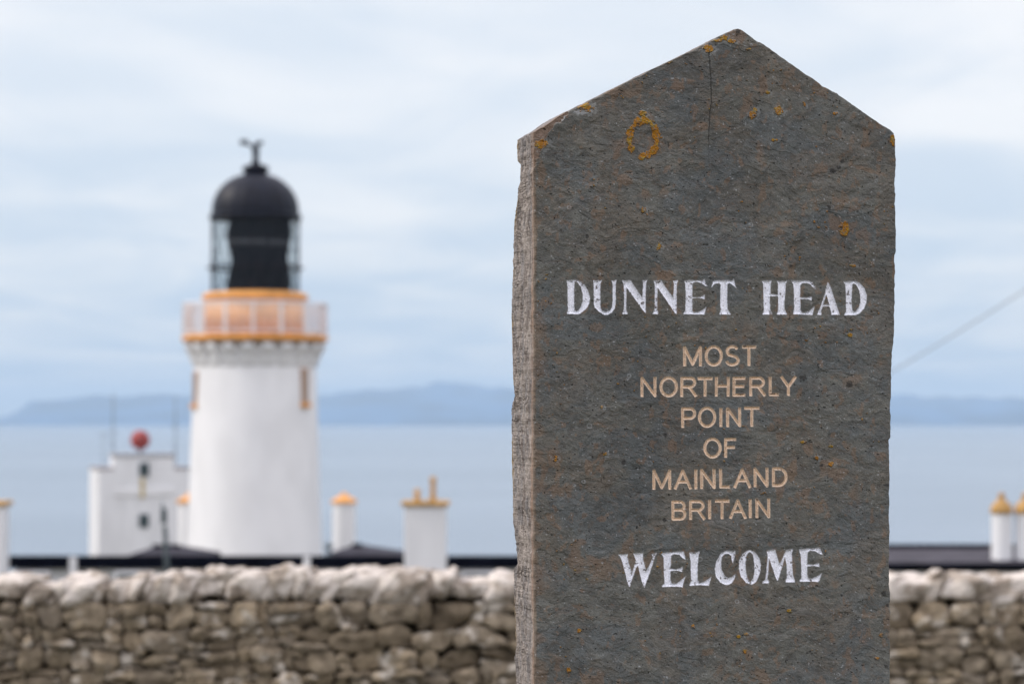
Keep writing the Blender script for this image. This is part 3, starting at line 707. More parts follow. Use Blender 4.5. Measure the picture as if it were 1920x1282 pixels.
SANS = {'MOST': (Z3, [('M',570,768,105,318),('O',797,988,100,320),('S',1012,1168,98,318),('T',1192,1340,103,315)]),
 'NORTHERLY': (Z3, [('N',120,288,432,643),('O',320,514,428,645),('R',540,715,432,642),('T',722,880,435,638),('H',905,1063,432,638),('E',1093,1243,432,638),('R',1270,1443,430,635),('L',1475,1597,430,632),('Y',1603,1765,425,630)]),
 'POINT': (Z3, [('P',550,708,755,968),('O',728,922,748,967),('I',955,985,762,960),('N',1025,1183,755,960),('T',1217,1375,748,957)]),
 'OF': (Z4, [('O',785,978,115,332),('F',1005,1145,118,325)]),
 'MAINLAND': (Z4, [('M',245,442,452,662),('A',475,657,452,660),('I',690,718,450,657),('N',750,912,445,655),('L',950,1077,443,648),('A',1105,1285,440,645),('N',1315,1473,432,637),('D',1510,1673,428,632)]),
 'BRITAIN': (Z4, [('B',445,602,780,988),('R',632,803,775,982),('I',835,863,772,975),('T',905,1057,770,973),('A',1060,1235,768,970),('I',1265,1292,765,962),('N',1333,1490,757,962)])}
def arc(cx, cy, rx, ry, a0, a1, n=14): return [(cx + rx * math.cos(R(a0 + (a1 - a0) * i / n)), cy + ry * math.sin(R(a0 + (a1 - a0) * i / n))) for i in range(n + 1)]
# unit strokes: x right, y down, 0..1
G = {'M': [[(0,1),(0,0),(.5,.97),(1,0),(1,1)]], 'N': [[(0,1),(0,0),(1,1),(1,0)]], 'T': [[(0,0),(1,0)],[(.5,0),(.5,1)]], 'I': [[(.5,0),(.5,1)]],
 'H': [[(0,0),(0,1)],[(1,0),(1,1)],[(0,.46),(1,.46)]], 'E': [[(1,0),(0,0),(0,1),(1,1)],[(0,.48),(.92,.48)]], 'F': [[(1,0),(0,0),(0,1)],[(0,.47),(.9,.47)]],
 'L': [[(0,0),(0,1),(1,1)]], 'Y': [[(0,0),(.5,.55),(1,0)],[(.5,.5),(.5,1)]], 'A': [[(0,1),(.5,0),(1,1)],[(.19,.64),(.81,.64)]],
 'O': [arc(.5,.5,.5,.5,0,360,32)],
 'D': [[(0,1),(0,0),(.45,0)] + arc(.45,.5,.55,.5,-90,90,16)[1:] + [(0,1)]],
 'P': [[(0,1),(0,0),(.62,0)] + arc(.64,.27,.36,.27,-90,90,12)[1:] + [(0,.54)]],
 'R': [[(0,1),(0,0),(.60,0)] + arc(.62,.25,.32,.25,-90,90,12)[1:] + [(0,.5)], [(.46,.5),(.62,.58),(1,1)]],
 'B': [[(0,.47),(.62,.47)] + arc(.62,.235,.32,.235,90,-90,12)[1:] + [(0,0),(0,1),(.62,1)] + arc(.64,.735,.36,.265,90,-90,12)[1:]],
 'S': [arc(.5,.25,.44,.25,-28,-180,12) + [(.07,.33),(.2,.44),(.5,.5),(.82,.57),(.97,.68)] + arc(.5,.74,.5,.26,0,165,14)]}
def seg_d(px, py, a, b):
    dx, dy = b[0] - a[0], b[1] - a[1]; l2 = dx * dx + dy * dy + 1e-9
    t = np.clip(((px - a[0]) * dx + (py - a[1]) * dy) / l2, 0, 1)
    return np.hypot(px - a[0] - t * dx, py - a[1] - t * dy)
def poly_sdf(px, py, polys):
    d = np.full(px.shape, 1e9); ins = np.zeros(px.shape, bool)
    for poly in polys:
        for i in range(len(poly)):
            a, b = poly[i], poly[(i + 1) % len(poly)]
            d = np.minimum(d, seg_d(px, py, a, b))
            c = ((a[1] > py) != (b[1] > py)) & (px < (b[0] - a[0]) * (py - a[1]) / (b[1] - a[1] + 1e-12) + a[0])
            ins ^= c
    return np.where(ins, d, -d)
def butt(px, py, a, b, hw):
    dx, dy = b[0] - a[0], b[1] - a[1]; l = math.hypot(dx, dy) + 1e-9; ux, uy = dx / l, dy / l
    s = (px - a[0]) * ux + (py - a[1]) * uy; n = np.abs(-(px - a[0]) * uy + (py - a[1]) * ux)
    return np.minimum(np.minimum(s, l - s), hw - n)

# ------------------------------------------------------------------ the standing stone
TH = R(13.0); E = np.array((math.cos(TH), math.sin(TH), 0)); NRM = np.array((math.sin(TH), -math.cos(TH), 0)); BK = -NRM
d0 = ray(1000, 773); P0 = np.array((0, 0, EYE)) + d0 * (5.0 / d0[1])
PX = 5.05 / F                                   # metres per photograph pixel on the face
def face_pt(px, py):
    c, s = math.cos(PITCH), math.sin(PITCH)
    cx = (px - 960) / F; cy = (641 - py) / F
    dx, dy, dz = cx, c - s * cy, s + c * cy
    k = (P0[0] * NRM[0] + P0[1] * NRM[1])
    t = k / (dx * NRM[0] + dy * NRM[1])
    return dx * t, dy * t, EYE + dz * t
# outline
left_y = [40, 248, 400, 600, 700, 900, 1100, 1282, 2300]; left_x = [1001, 1001, 1001.5, 1001, 1000.5, 1000, 1001, 1002, 1004]
right_y = [40, 250, 262, 300, 382, 400, 470, 486, 545, 600, 640, 660, 700, 745, 760, 820, 824, 860, 880, 1000, 1095, 1110, 1282, 2300]
right_x = [1676, 1676, 1679, 1680, 1679, 1680, 1680.5, 1678.5, 1679, 1677.5, 1676, 1673.5, 1671.5, 1671, 1670, 1670, 1667.5, 1667, 1668, 1668, 1667, 1669.5, 1669.5, 1670]
top_s = [(1001, 248), (1030, 231), (1062, 209), (1100, 192), (1180, 152), (1240, 122), (1290, 98), (1327, 80), (1350, 68), (1378, 54.5), (1385, 53), (1392, 57), (1418, 76), (1428, 81), (1500, 131), (1512, 140), (1520, 144), (1545, 163), (1570, 175), (1577, 181), (1640, 225), (1670, 244), (1676, 250)]
NC = 700
sv = np.linspace(0, 1, NC)
ty = np.interp(1001 + sv * 675, [p[0] for p in top_s], [p[1] for p in top_s])
ty = ty + (fbm(sv * 60, sv * 0, 91, 3) - .5) * 2.2 * sstep(0, .02, sv) * sstep(0, .02, 1 - sv)
NR1 = 1190
tv = np.concatenate([np.linspace(0, 1, NR1)])
yy_bot = 1296.0
Ygrid = ty[None, :] + (yy_bot - ty[None, :]) * tv[:, None]
ext = np.linspace(1296, 2300, 41)[1:]
Ygrid = np.vstack([Ygrid, np.repeat(ext[:, None], NC, 1)])
NRW = Ygrid.shape[0]
ejl = (fbm(Ygrid / 14., Ygrid * 0 + 3, 5, 4) - .5) * 2.8; ejr = (fbm(Ygrid / 16., Ygrid * 0 + 8, 6, 4) - .5) * 2.6
Lx = np.interp(Ygrid, left_y, left_x) + ejl; Rx = np.interp(Ygrid, right_y, right_x) + ejr
Xgrid = Lx + (Rx - Lx) * sv[None, :]
X, Y = Xgrid, Ygrid
# masks ------------------------------------------------------------
white_s = np.full(X.shape, -50.0); tan_s = np.full(X.shape, -50.0); ids = np.zeros(X.shape, np.int32)
def region(x0, x1, y0, y1):
    rows = np.where((Y.min(1) < y1) & (Y.max(1) > y0))[0]; cols = np.where((X.min(0) < x1) & (X.max(0) > x0))[0]
    # rows cover sloping sampling near the gable, so take a generous block
    return slice(rows[0], rows[-1] + 1), slice(cols[0], cols[-1] + 1)
lines = ['DUNNET HEAD', 'MOST', 'NORTHERLY', 'POINT', 'OF', 'MAINLAND', 'BRITAIN', 'WELCOME']
wob = lambda a, b, s: ((fbm(a / 3.0, b / 3.0, s, 2) - .5) * 1.1)
nid = 0; letter_of = {}
for li, name in enumerate(lines):
    if name in SERIF:
        for (o, s, polys) in SERIF[name]:
            polys = [tz(o, s, p) for p in polys]
            xs_ = [q[0] for p in polys for q in p]; ys_ = [q[1] for p in polys for q in p]
            sl = region(min(xs_) - 6, max(xs_) + 6, min(ys_) - 6, max(ys_) + 6)
            d = poly_sdf(X[sl], Y[sl], polys) + wob(X[sl], Y[sl], 40)
            white_s[sl] = np.maximum(white_s[sl], d); nid += 1; letter_of[nid] = (li, 'white painted'); ids[sl] = np.where(d > -3, nid, ids[sl])
    else:
        o, gl_ = SANS[name]; hw = 15.4 / s3
        for (ch, x0, x1, y0, y1) in gl_:
            ax_, bx_, ay_, by_ = o[0] + x0 / s3, o[0] + x1 / s3, o[1] + y0 / s3, o[1] + y1 / s3
            inx = hw if ch not in 'T' else 0; iny = hw * .9
            sl = region(ax_ - 6, bx_ + 6, ay_ - 6, by_ + 6)
            xx, yy_ = X[sl], Y[sl]; d = np.full(xx.shape, -50.0)
            ends_y = ch in 'MNIHPRBLEFYTAD'
            for st_ in G[ch]:
                pts = []
                for (u, v) in st_:
                    ix = hw * (1 if ch not in 'TYA' else (0.0 if ch == 'T' else .8))
                    px_ = ax_ + ix + (bx_ - ax_ - 2 * ix) * u
                    # horizontal strokes sit half a stroke inside, vertical ends reach the full height
                    vv = v
                    pyy = ay_ + iny + (by_ - ay_ - 2 * iny) * vv
                    pts.append([px_, pyy])
                closed = ch == 'O'
                n = len(pts)
                # push free vertical ends out to the cap height
                for e_, o_ in ((0, 1), (n - 1, n - 2)):
                    if not closed and ch != 'S' and abs(pts[e_][0] - pts[o_][0]) < abs(pts[e_][1] - pts[o_][1]):
                        sg_ = 1 if pts[e_][1] > pts[o_][1] else -1
                        if st_[e_][1] in (0, 1):
                            L_ = math.hypot(pts[e_][0] - pts[o_][0], pts[e_][1] - pts[o_][1])
                            pts[e_] = [pts[e_][0] + (pts[e_][0] - pts[o_][0]) / L_ * iny, pts[e_][1] + (pts[e_][1] - pts[o_][1]) / L_ * iny]
                for q in range(n - 1):
                    d = np.maximum(d, butt(xx, yy_, pts[q], pts[q + 1], hw))
                    if q > 0 or closed: d = np.maximum(d, hw - np.hypot(xx - pts[q][0], yy_ - pts[q][1]))
            d = d + wob(xx, yy_, 60) * .45
            tan_s[sl] = np.maximum(tan_s[sl], d); nid += 1; letter_of[nid] = (li, 'tan'); ids[sl] = np.where(d > -1.2, nid, ids[sl])
# relief ------------------------------------------------------------
wx = X + 10 * (fbm(X / 55, Y / 40, 1, 3) - .5) * 2; wy = Y + 12 * (fbm(X / 60, Y / 45, 2, 3) - .5) * 2
big = fbm(wx / 150, wy / 110, 11, 4)
rid = 1 - np.abs(fbm((wx + .25 * wy) / 48, (wy - .3 * wx) / 27, 12, 4) - .5) * 4          # creases of the riven face
rid = np.clip(rid, 0, 1) ** 3
rid2 = np.clip(1 - np.abs(fbm((wx + .55 * wy) / 36, (wy - .4 * wx) / 15, 19, 4) - .5) * 5, 0, 1) ** 3
fine = fbm((wx + .2 * wy) / 9, (wy - .2 * wx) / 5.8, 13, 4)
med = fbm((wx - .3 * wy) / 30, (wy + .2 * wx) / 22, 17, 3)
grain = fbm(X / 2.6, Y / 1.9, 14, 2)
terr = fbm((wx + .3 * wy) / 40, (wy - .25 * wx) / 30, 15, 4)
steps = np.floor(terr * 9) / 9 + sstep(.75, 1, (terr * 9) % 1) / 9     # small broken layers
hgt = (big - .5) * 5.0 + (med - .5) * 4.0 + (steps - .5) * 2.2 - rid * .45 - rid2 * .40 + (fine - .5) * 1.1 + (grain - .5) * .5
flk = fbm(wx / 170, wy / 120, 311, 6, .5)
hgt = hgt + .8 * sstep(.47, .479, flk) + .8 * sstep(.56, .569, flk) + .7 * sstep(.40, .409, flk)
# pits
pit = sstep(.845, .89, fbm(X / 5.5, Y / 4.5, 31, 2)); hgt = hgt - pit * 1.2
flat = sstep(-9, -1, np.maximum(white_s, tan_s))
# crack
crk_y = [86, 120, 160, 190, 210, 250, 300, 360]; crk_x = [1328, 1330.5, 1333.5, 1334, 1331.5, 1330, 1329, 1331]
cd = np.abs(X - np.interp(Y, crk_y, crk_x) - (fbm(Y / 9, Y * 0, 77, 3) - .5) * 2.2)
crack = sstep(1.3, .3, cd) * sstep(82, 88, Y) * (1 - .75 * sstep(225, 310, Y)) * sstep(420, 330, Y)
hgt = hgt - crack * 1.6
# engraving
wd_ = np.clip(white_s, 0, 4.2); td_ = np.clip(tan_s, 0, 2.6)
hgt = hgt * (1 - .55 * flat) - np.minimum(wd_ * 1.3, 3.6) - td_ * 1.35 + (grain - .5) * .2
# lichens (px, py, rx, ry, strength)
lich = np.zeros(X.shape)
an = np.arctan2(Y - 261, X - 1205); rr2 = np.hypot((X - 1205) / 25.5, (Y - 260) / 33.5)
rr2 = rr2 + (fbm(X / 8, Y / 8, 33, 3) - .5) * .38
ring = sstep(.25, .17, np.abs(rr2 - 1) + .03 * np.sin(an * 5)) * (1 - sstep(.30, .15, np.abs(an - 2.02)))
topb = sstep(.4, .2, np.abs(rr2 - .95)) * sstep(-.2, -.9, np.sin(an)) * .0
lich = np.maximum(lich, np.maximum(ring, topb))
spots = [(1017,270,11,9),(1098,202,13,8),(1204,213,7,4.5),(1328,91,9,7),(1357,72,7,5),(1371,78,7,4),(1345,76,10,3),(1410,216,7,8),(1415,208,5,5),(1459,209,8,8),(1600,498,7,3),(1593,628,6,3.5),
 (1439,174,6,3),(1451,263,6,2.5),(1507,196,3.5,4),(1564,213,4,3),(1530,857,4,4.5),(1558,869,5.5,4),(1135,850,4,4),(1041,860,3.5,5),(1206,394,4,5),(1674,262,4.5,10),(1513,637,4,2.5),(1128,762,3,3),
 (1235,463,5,6),(1398,1188,6,3.5),(1384,1193,4,3),(1395,1220,4,4),(1299,1173,3,4),(1479,1144,4.5,3),(1651,1189,4,4),(1645,1234,4,3),(1086,1181,4,4),(1066,1255,5,5),(1404,93,5,2),(1240,258,3,2),(1556,836,4,3),(1505,828,6,2.5),(1432,58,4,2)]
for (a, b, rx, ry) in spots:
    r_2 = np.hypot((X - a) / rx, (Y - b) / ry) + (fbm(X / 3.5, Y / 3.5, int(a), 2) - .5) * 1.3
    lich = np.maximum(lich, sstep(1.05, .8, r_2) * .95)
# horseshoe patch
r_3 = np.hypot((X - 1583) / 10, (Y - 429) / 14) + (fbm(X / 4, Y / 4, 88, 2) - .5) * .5
lich = np.maximum(lich, sstep(1.08, .85, r_3) * (1 - sstep(.62, .4, np.hypot((X - 1576) / 9, (Y - 429) / 7))))
lich = np.maximum(lich, sstep(.865, .90, fbm(X / 7, Y / 6, 101, 2)) * .9 * sstep(.55, .7, fbm(X / 70, Y / 70, 102, 2)))
lich *= (1 - sstep(-1, .5, np.maximum(white_s, tan_s)))
lnz = fbm(X / 2.4, Y / 2.4, 34, 2)
lich_c = lich * (1 - .8 * sstep(.52, .68, lnz))
hgt = hgt + lich * (1.2 + lnz * 2.2)
# rust
rust = sstep(.60, .72, fbm(wx / 28, wy / 34, 41, 5, .55)) * .8 * sstep(.42, .55, fbm(X / 150, Y / 130, 42, 2))
rust = np.maximum(rust, sstep(.66, .74, fbm(wx / 13, wy / 17, 43, 4)) * .75)
edge_w = 6 + 26 * sstep(.40, .75, fbm(Y / 26, Y * 0, 44, 4)) * sstep(540, 620, Y)
rust = np.maximum(rust, sstep(edge_w, edge_w * .4, X - Lx) * (.45 + .55 * fbm(X / 6, Y / 9, 45, 3)) * sstep(230, 300, Y))
tri = poly_sdf(X, Y, [[(995, 236), (1066, 200), (1068, 210), (1054, 226), (1040, 236), (1028, 252), (1012, 290), (995, 330)]]) + (fbm(X / 5, Y / 5, 46, 3) - .5) * 8
trim = sstep(-1, 2, tri); hgt = hgt - trim * 3.5
ap = poly_sdf(X, Y, [[(1362, 60), (1385, 50), (1402, 68), (1390, 82), (1378, 80), (1364, 72)]]) + (fbm(X / 5, Y / 5, 47, 3) - .5) * 7
apm = sstep(-1, 2, ap)
hot = np.maximum(sstep(1.1, .6, np.hypot((X - 1272) / 15, (Y - 160) / 14) + (fbm(X / 5, Y / 5, 52, 3) - .5) * 1.2), sstep(1.1, .6, np.hypot((X - 1245) / 22, (Y - 515) / 12) + (fbm(X / 5, Y / 5, 53, 3) - .5) * 1.3))
streak = sstep(5, 2, np.abs((Y - 320) - (X - 1630) * .33) + (fbm(X / 8, Y / 6, 54, 3) - .5) * 7) * sstep(1585, 1600, X) * sstep(1668, 1655, X)
rust = np.maximum(rust, np.maximum(hot, streak * .8))
rust = np.maximum(rust, sstep(.55, .8, fbm(wx / 9, wy / 5, 49, 3)) * .25)
# colour ------------------------------------------------------------
def C(*c): return np.array(c)
g1 = C(.119, .119, .104); g2 = C(.098, .109, .109); g3 = C(.128, .113, .090); g4 = C(.090, .090, .083)
flake = fbm(wx / 170, wy / 120, 311, 6, .5)
col = np.ones(X.shape + (3,)) * g1
def mixc(col, f, c): return col * (1 - f[..., None]) + c * f[..., None]
col = mixc(col, sstep(.45, .65, fbm(wx / 80, wy / 60, 61, 4)) * .75, g2)
col = mixc(col, sstep(.48, .68, fbm(wx / 60, wy / 52, 62, 5)) * .55, g3)
col = mixc(col, sstep(.50, .70, fbm((wx + .3 * wy) / 18, (wy - .3 * wx) / 12, 63, 4)) * .5, g4)
col = col * (.80 + .42 * fine)[..., None] * (.88 + .24 * grain)[..., None]
col = mixc(col, (rid * .16 + rid2 * .18), C(.060, .058, .055))
col = col * (1 + .14 * sstep(.46, .49, flake) - .10 * sstep(.55, .575, flake) + .09 * sstep(.39, .415, flake) - .08)[..., None]
col = col * (1 - .07 * sstep(.52, .72, fbm(X / 13, Y / 170, 321, 3)))[..., None]
col = mixc(col, rust * .38, C(.235, .125, .058))
col = mixc(col, trim * .8, C(.20, .135, .095)); col = mixc(col, apm * .7, C(.17, .12, .085))
pale = sstep(.845, .885, fbm(X / 4.2, Y / 3.6, 64, 2))
pale = np.maximum(pale, sstep(2.6, 1.0, np.abs(tri)) * sstep(235, 225, Y) * sstep(.45, .6, fbm(X / 5, Y / 4, 65, 2)))
pale = np.maximum(pale, sstep(1.1, .7, np.hypot((X - 1092) / 22, (Y - 210) / 4.5) + (fbm(X / 5, Y / 4, 66, 2) - .5)))
rnd = np.random.RandomState(4)
for k in range(46):
    a, b = rnd.uniform(1010, 1660), rnd.uniform(300, 1280); r0 = rnd.uniform(2.4, 4.2)
    if k == 0: a, b, r0 = 1105, 798, 4.2
    if k == 1: a, b, r0 = 1218, 868, 4.4
    if k == 2: a, b, r0 = 1474, 475, 5.6
    sl = region(a - 8, a + 8, b - 8, b + 8)
    f = sstep(1.2, .5, np.abs(np.hypot(X[sl] - a, Y[sl] - b) - r0)) * rnd.uniform(.3, .8)
    if k % 3 == 2: col[sl] = mixc(col[sl], f, C(.05, .05, .05))
    else: pale[sl] = np.maximum(pale[sl], f)
col = mixc(col, pale * .6, C(.36, .37, .37))
halo = np.zeros(X.shape)
for (a, b, rx, ry) in spots[:26]:
    halo = np.maximum(halo, sstep(1.7, 1.2, np.hypot((X - a - 3) / rx, (Y - b - 1.5) / ry) + (fbm(X / 4, Y / 4, int(b) + 9, 3) - .5) * 2.2))
col = mixc(col, halo * .32, C(.30, .31, .30))
dark = pit * .8
for (a, b, rx, ry) in ((1579,303,5,4),(1572,314,5,4),(1561,321,6,5),(1506,708,7,6),(1592,720,6.5,6.5),(1540,872,4,3),(1555,389,3,4),(1663,909,8,3),(1482,499,4,3),(1100,443,4,5),(1246,974,4,4),(1420,970,5,4),(1658,1112,6,6),(1664,1134,3,4),(1662,1248,4,3),(1170,867,5,5),(1248,815,5,5),(1384,58,5,7),(1447,99,4,3)):
    dark = np.maximum(dark, sstep(1.15, .6, np.hypot((X - a) / rx, (Y - b) / ry) + (fbm(X / 3, Y / 3, int(a + b), 2) - .5) * .9) * .85)
col = mixc(col, dark, C(.028, .027, .024))
col = mixc(col, crack * .65, C(.035, .033, .03))
col = mixc(col, lich_c, C(.31, .135, .008))
col = mixc(col, lich * sstep(.5, .7, fbm(X / 9, Y / 9, 67, 2)) * .35, C(.30, .24, .02))
chipw = sstep(.72, .77, fbm(X / 4.0, Y / 4.0, 71, 2)) * sstep(.42, .55, fbm(X / 22, Y / 18, 72, 2))
wm = sstep(-.75, .75, white_s); tm = sstep(-.75, .75, tan_s)
edge_dark = sstep(1.6, .2, white_s) * .25  # white paint slightly darker towards each letter's edge
wc = C(.84, .85, .90) * (.90 + .16 * fbm(X / 4, Y / 6, 73, 3))[..., None]
wc = wc * (1 - edge_dark * .5)[..., None]
col = col * (1 - wm[..., None]) + wc * wm[..., None]
tc_ = C(.71, .54, .39) * (.85 + .3 * fbm(X / 3, Y / 5, 74, 3))[..., None]
col = col * (1 - tm[..., None]) + tc_ * tm[..., None]
chipt = sstep(.80, .84, fbm(X / 3.3, Y / 3.0, 75, 2))
extra = np.zeros(X.shape)
for (a, b, rx, ry) in ((1389,738,7,2),(1448,738,6,1.6),(1420,936,3,2.5),(1360,705,0,0),(1454,905,5,1.5),(1341,936,3,1.5),(1396,649,4,2),(1069,572,2,3),(1069,580,2,3),(1334,877,3,1.3)):
    if rx: extra = np.maximum(extra, sstep(1.1, .6, np.hypot((X - a) / rx, (Y - b) / ry)))
chip = np.maximum(chipw * wm, np.maximum(chipt * .8, extra) * tm)
col = mixc(col, chip * .85, C(.085, .065, .05))
hgt = hgt + chip * .5
# rounded arris
de = np.minimum(np.minimum(X - Lx, Rx - X), (Y - ty[None, :]) * .87)
rad = 2.2 + 3.0 * sstep(.5, .8, fbm(X / 18, Y / 18, 81, 3))
q_ = np.clip(1 - de / rad, 0, 1); hgt = hgt * (1 - .6 * q_) - (1 - np.sqrt(np.maximum(0, 1 - q_ * q_))) * rad
FX, FYY, FZ = face_pt(X, Y)
H_ = hgt * PX
FX = FX + NRM[0] * H_; FYY = FYY + NRM[1] * H_
front_pts = np.stack([FX, FYY, FZ], -1).reshape(-1, 3)
# back-left silhouette gives the slab's thickness at each height
bl_y = [230, 258, 262, 288, 293, 298, 330, 400, 450, 490, 540, 600, 680, 720, 740, 748, 760, 800, 860, 960, 985, 1000, 1040, 1064, 1070, 1078, 1090, 1120, 1200, 1212, 1220, 1255, 1282, 2300]
bl_x = [969, 968, 968, 969, 973, 975, 974, 963, 961.5, 961, 957, 958, 959.5, 961.5, 963.5, 962, 958, 957, 958, 960, 962, 963, 968, 969.5, 967, 963, 962, 963, 965.5, 968, 967.5, 965, 966, 966]
def thick(y, Lxw, Dw):
    xr = np.interp(y, bl_y, bl_x) - 960
    s, c = math.sin(TH), math.cos(TH)
    return (Lxw * F - xr * Dw) / (F * s + xr * c * math.cos(PITCH))
# boundary loop: left column bottom->top, top row, right column top->bottom
left_idx = [(r, 0) for r in range(NRW - 1, -1, -1)]; top_idx = [(0, c) for c in range(1, NC)]; right_idx = [(r, NC - 1) for r in range(1, NRW)]
loop = left_idx + top_idx + right_idx
lr = np.array([a for a, b in loop]); lcx = np.array([b for a, b in loop])
bp_ = np.stack([FX[lr, lcx], FYY[lr, lcx], FZ[lr, lcx]], -1); ly = Y[lr, lcx]; ls = sv[lcx]
depthc = bp_[:, 1] * math.cos(PITCH) + (bp_[:, 2] - EYE) * math.sin(PITCH)
TL = thick(ly, bp_[:, 0], depthc); TL = np.where(ls > 0, TL[np.argmax(ls > 0) - 1], TL)
T_ = TL * (1 - sstep(0, .25, ls)) + .195 * sstep(0, .25, ls)
isleft = (np.arange(len(loop)) < len(left_idx)).astype(float); isright = (np.arange(len(loop)) >= len(left_idx) + len(top_idx)).astype(float)
istop = 1 - isleft - isright
outn = np.zeros((len(loop), 3))
outn[:] = -E * isleft[:, None] + E * isright[:, None]
tn = np.where((ls < .566)[:, None], np.array((-E[0] * .45, -E[1] * .45, .89)), np.array((E[0] * .5, E[1] * .5, .86))); outn += tn * istop[:, None]
K = 44
kk = np.linspace(0, 1, K + 1)[1:]
strips = [bp_]; cols_s = []
fcol = col[lr, lcx]
arcpos = np.cumsum(np.r_[0, np.linalg.norm(np.diff(bp_, axis=0), axis=1)])
for r in kk:
    dep = T_ * r / PX
    a_p = arcpos / PX
    nz_ = (fbm(a_p / 70, dep / 7.0 + a_p * 0, 201, 4) - .5) * 14 * sstep(0, .06, np.full(len(loop), r)) + (fbm(a_p / 16, dep / 6.0, 202, 3) - .5) * 6.0 + (fbm(a_p / 3, dep / 2.2, 204, 2) - .5) * 1.5
    nz_ = nz_ - sstep(.62, .75, fbm(a_p / 70, dep / 3.5, 203, 3)) * 4
    nz_ *= (.35 + .65 * sstep(0, .25, np.full(len(loop), r))) * (1 - .75 * sstep(.9, 1, np.full(len(loop), r)))
    rnd_e = np.where(r > .93, (r - .93) / .07 * 2.5, 0)
    nz_ = nz_ - 1.0 * rnd_e
    nz_ = nz_ * .8 * (isleft + .5 * isright + .25 * istop)
    strips.append(bp_ + BK * (T_ * r)[:, None] + outn * (nz_ * PX)[:, None])
    base = C(.268, .234, .206) * (.62 + .76 * fbm(a_p / 40, dep / 4.5, 211, 5))[:, None] * (.68 + .64 * fbm(a_p / 4.5, dep / 4.5, 212, 3))[:, None]
    base = mixc(base, sstep(.50, .66, fbm(a_p / 60, dep / 10, 215, 3)) * .5, C(.15, .15, .155))
    base = mixc(base, sstep(.60, .66, fbm(a_p / 30, dep / 3.0, 213, 4)) * .75, C(.09, .07, .06))
    base = mixc(base, sstep(.17, .02, np.full(len(loop), r)) * (.25 + .6 * fbm(a_p / 35, dep * 0, 216, 3)), C(.24, .145, .09))
    base = mixc(base, sstep(.86, .97, np.full(len(loop), r)) * sstep(.45, .6, fbm(a_p / 40, dep * 0 + 5, 214, 3)), C(.22, .16, .08))
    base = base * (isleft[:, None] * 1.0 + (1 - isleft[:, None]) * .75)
    cols_s.append(base)
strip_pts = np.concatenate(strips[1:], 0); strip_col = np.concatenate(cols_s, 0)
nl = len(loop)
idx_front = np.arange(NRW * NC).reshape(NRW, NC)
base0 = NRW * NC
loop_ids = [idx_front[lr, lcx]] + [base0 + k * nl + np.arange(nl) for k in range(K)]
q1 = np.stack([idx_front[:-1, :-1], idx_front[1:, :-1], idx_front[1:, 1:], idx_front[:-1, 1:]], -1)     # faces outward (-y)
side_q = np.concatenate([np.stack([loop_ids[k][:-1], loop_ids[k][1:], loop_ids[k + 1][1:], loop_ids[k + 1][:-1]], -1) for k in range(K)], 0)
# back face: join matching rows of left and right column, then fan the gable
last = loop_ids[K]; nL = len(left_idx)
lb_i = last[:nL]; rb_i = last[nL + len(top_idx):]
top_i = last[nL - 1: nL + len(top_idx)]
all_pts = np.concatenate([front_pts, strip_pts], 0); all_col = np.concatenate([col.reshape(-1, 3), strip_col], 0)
cb = len(all_pts); cen = all_pts[last].mean(0); all_pts = np.vstack([all_pts, cen]); all_col = np.vstack([all_col, [.12, .12, .11]])
back_t = np.stack([last[:-1], last[1:], np.full(nl - 1, cb)], -1); back_t = np.vstack([back_t, [last[-1], last[0], cb]])
# which front faces belong to which line of writing
paint = np.maximum(wm, tm)
fp = (paint[:-1, :-1] + paint[1:, :-1] + paint[1:, 1:] + paint[:-1, 1:]) / 4
fid = np.where(fp > .5, ids[:-1, :-1], 0).reshape(-1)
q1 = q1.reshape(-1, 4)

stm = bpy.data.materials.new('carved_flagstone'); stm.use_nodes = True; nt = stm.node_tree
b = nt.nodes['Principled BSDF']; b.inputs['Roughness'].default_value = 0.78; b.inputs['Specular IOR Level'].default_value = 0.28
at_ = N('ShaderNodeAttribute', attribute_name='Col'); tcn = N('ShaderNodeTexCoord')
ns = N('ShaderNodeTexNoise'); L(tcn.outputs['Object'], ns.inputs['Vector']); ns.inputs['Scale'].default_value = 420; ns.inputs['Detail'].default_value = 5
c_ = MIX(MR(ns.outputs[0], .3, .7, 0, 1), (0.84, 0.84, 0.84), (1.16, 1.16, 1.16))
L(MIX(1.0, at_.outputs['Color'], c_, 'MULTIPLY'), b.inputs['Base Color'])
n9 = N('ShaderNodeTexNoise'); L(tcn.outputs['Object'], n9.inputs['Vector']); n9.inputs['Scale'].default_value = 260; n9.inputs['Detail'].default_value = 6
bp = N('ShaderNodeBump'); L(n9.outputs[0], bp.inputs['Height']); bp.inputs['Strength'].default_value = .5; bp.inputs['Distance'].default_value = .0012; L(bp.outputs[0], b.inputs['Normal'])

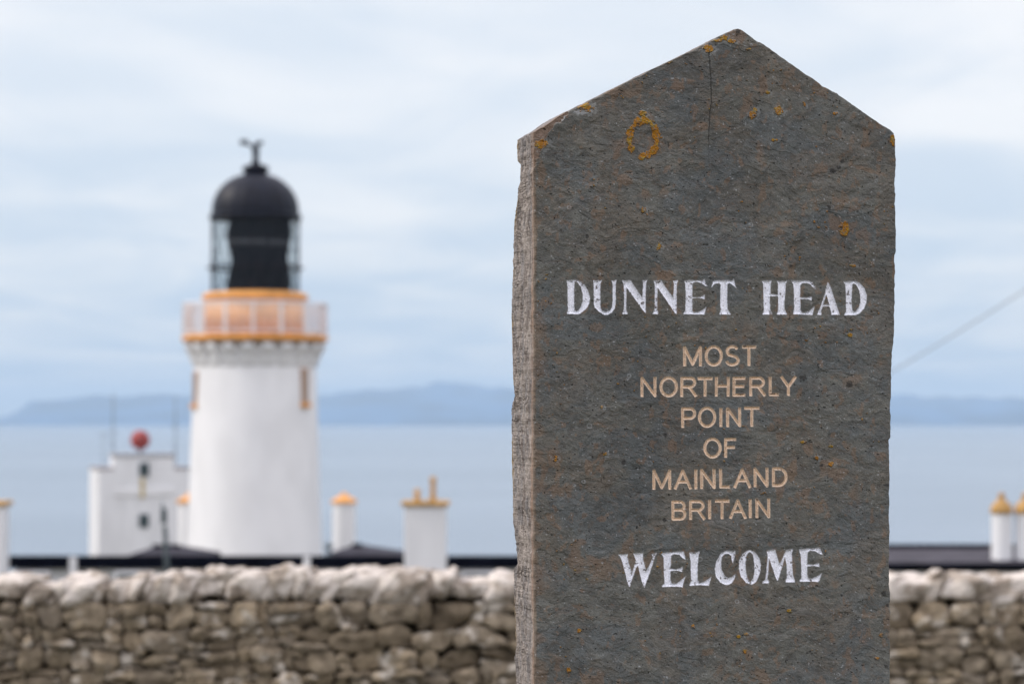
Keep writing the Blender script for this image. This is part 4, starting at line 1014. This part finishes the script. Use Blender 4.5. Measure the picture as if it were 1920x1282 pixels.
SO = np.array((P0[0] + E[0] * .37, P0[1] + E[1] * .37 + .09, -.02))
stone = empty('standing_stone', tuple(SO), 'tall pointed grey flagstone carved with white and tan lettering and orange lichen', 'carved stone')
def np_mesh(name, quads, tris, parent):
    used = np.unique(np.concatenate([quads.reshape(-1), tris.reshape(-1)]) if tris is not None else quads.reshape(-1))
    remap = np.full(len(all_pts), -1, np.int64); remap[used] = np.arange(len(used))
    me = bpy.data.meshes.new(name)
    nq = len(quads); ntq = 0 if tris is None else len(tris)
    loops = remap[quads].reshape(-1)
    if tris is not None: loops = np.concatenate([loops, remap[tris].reshape(-1)])
    starts = np.concatenate([np.arange(nq) * 4, nq * 4 + np.arange(ntq) * 3])
    me.vertices.add(len(used)); me.vertices.foreach_set('co', (all_pts[used] - SO).astype(np.float32).ravel())
    me.loops.add(len(loops)); me.loops.foreach_set('vertex_index', loops.astype(np.int32))
    me.polygons.add(nq + ntq); me.polygons.foreach_set('loop_start', starts.astype(np.int32))
    me.update(calc_edges=True); me.validate()
    me.polygons.foreach_set('use_smooth', np.zeros(nq + ntq, bool))
    ca = me.color_attributes.new('Col', 'FLOAT_COLOR', 'POINT')
    ca.data.foreach_set('color', np.concatenate([all_col[used], np.ones((len(used), 1))], 1).astype(np.float32).ravel())
    me.materials.append(stm)
    o = bpy.data.objects.new(name, me); COL.objects.link(o); o.parent = parent
    return o
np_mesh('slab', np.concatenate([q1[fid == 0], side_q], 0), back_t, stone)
chars = ''.join(lines).replace(' ', '')
for k, (li, kind_) in letter_of.items():
    o = np_mesh('letter', q1[fid == k], None, stone)
    o['label'] = kind_ + ' engraved letter ' + chars[k - 1] + ' of ' + lines[li]

# ------------------------------------------------------------------ haze over the sea
hz = bpy.data.materials.new('sea_haze'); hz.use_nodes = True; nt = hz.node_tree; nt.nodes.clear()
pv = N('ShaderNodeVolumePrincipled'); pv.inputs['Color'].default_value = (0.60, 0.80, 1.0, 1); pv.inputs['Density'].default_value = 4.2e-5; pv.inputs['Anisotropy'].default_value = 0.0
oo = N('ShaderNodeOutputMaterial'); L(pv.outputs[0], oo.inputs['Volume'])
hb, ht = sea_z(45000) - 1, 450.0
hzo = MB().box((0, 0, (hb + ht) / 2), (93000, 93000, ht - hb)).build('haze', hz)
tag(hzo, 'thin pale sea haze', None, None, 'stuff')
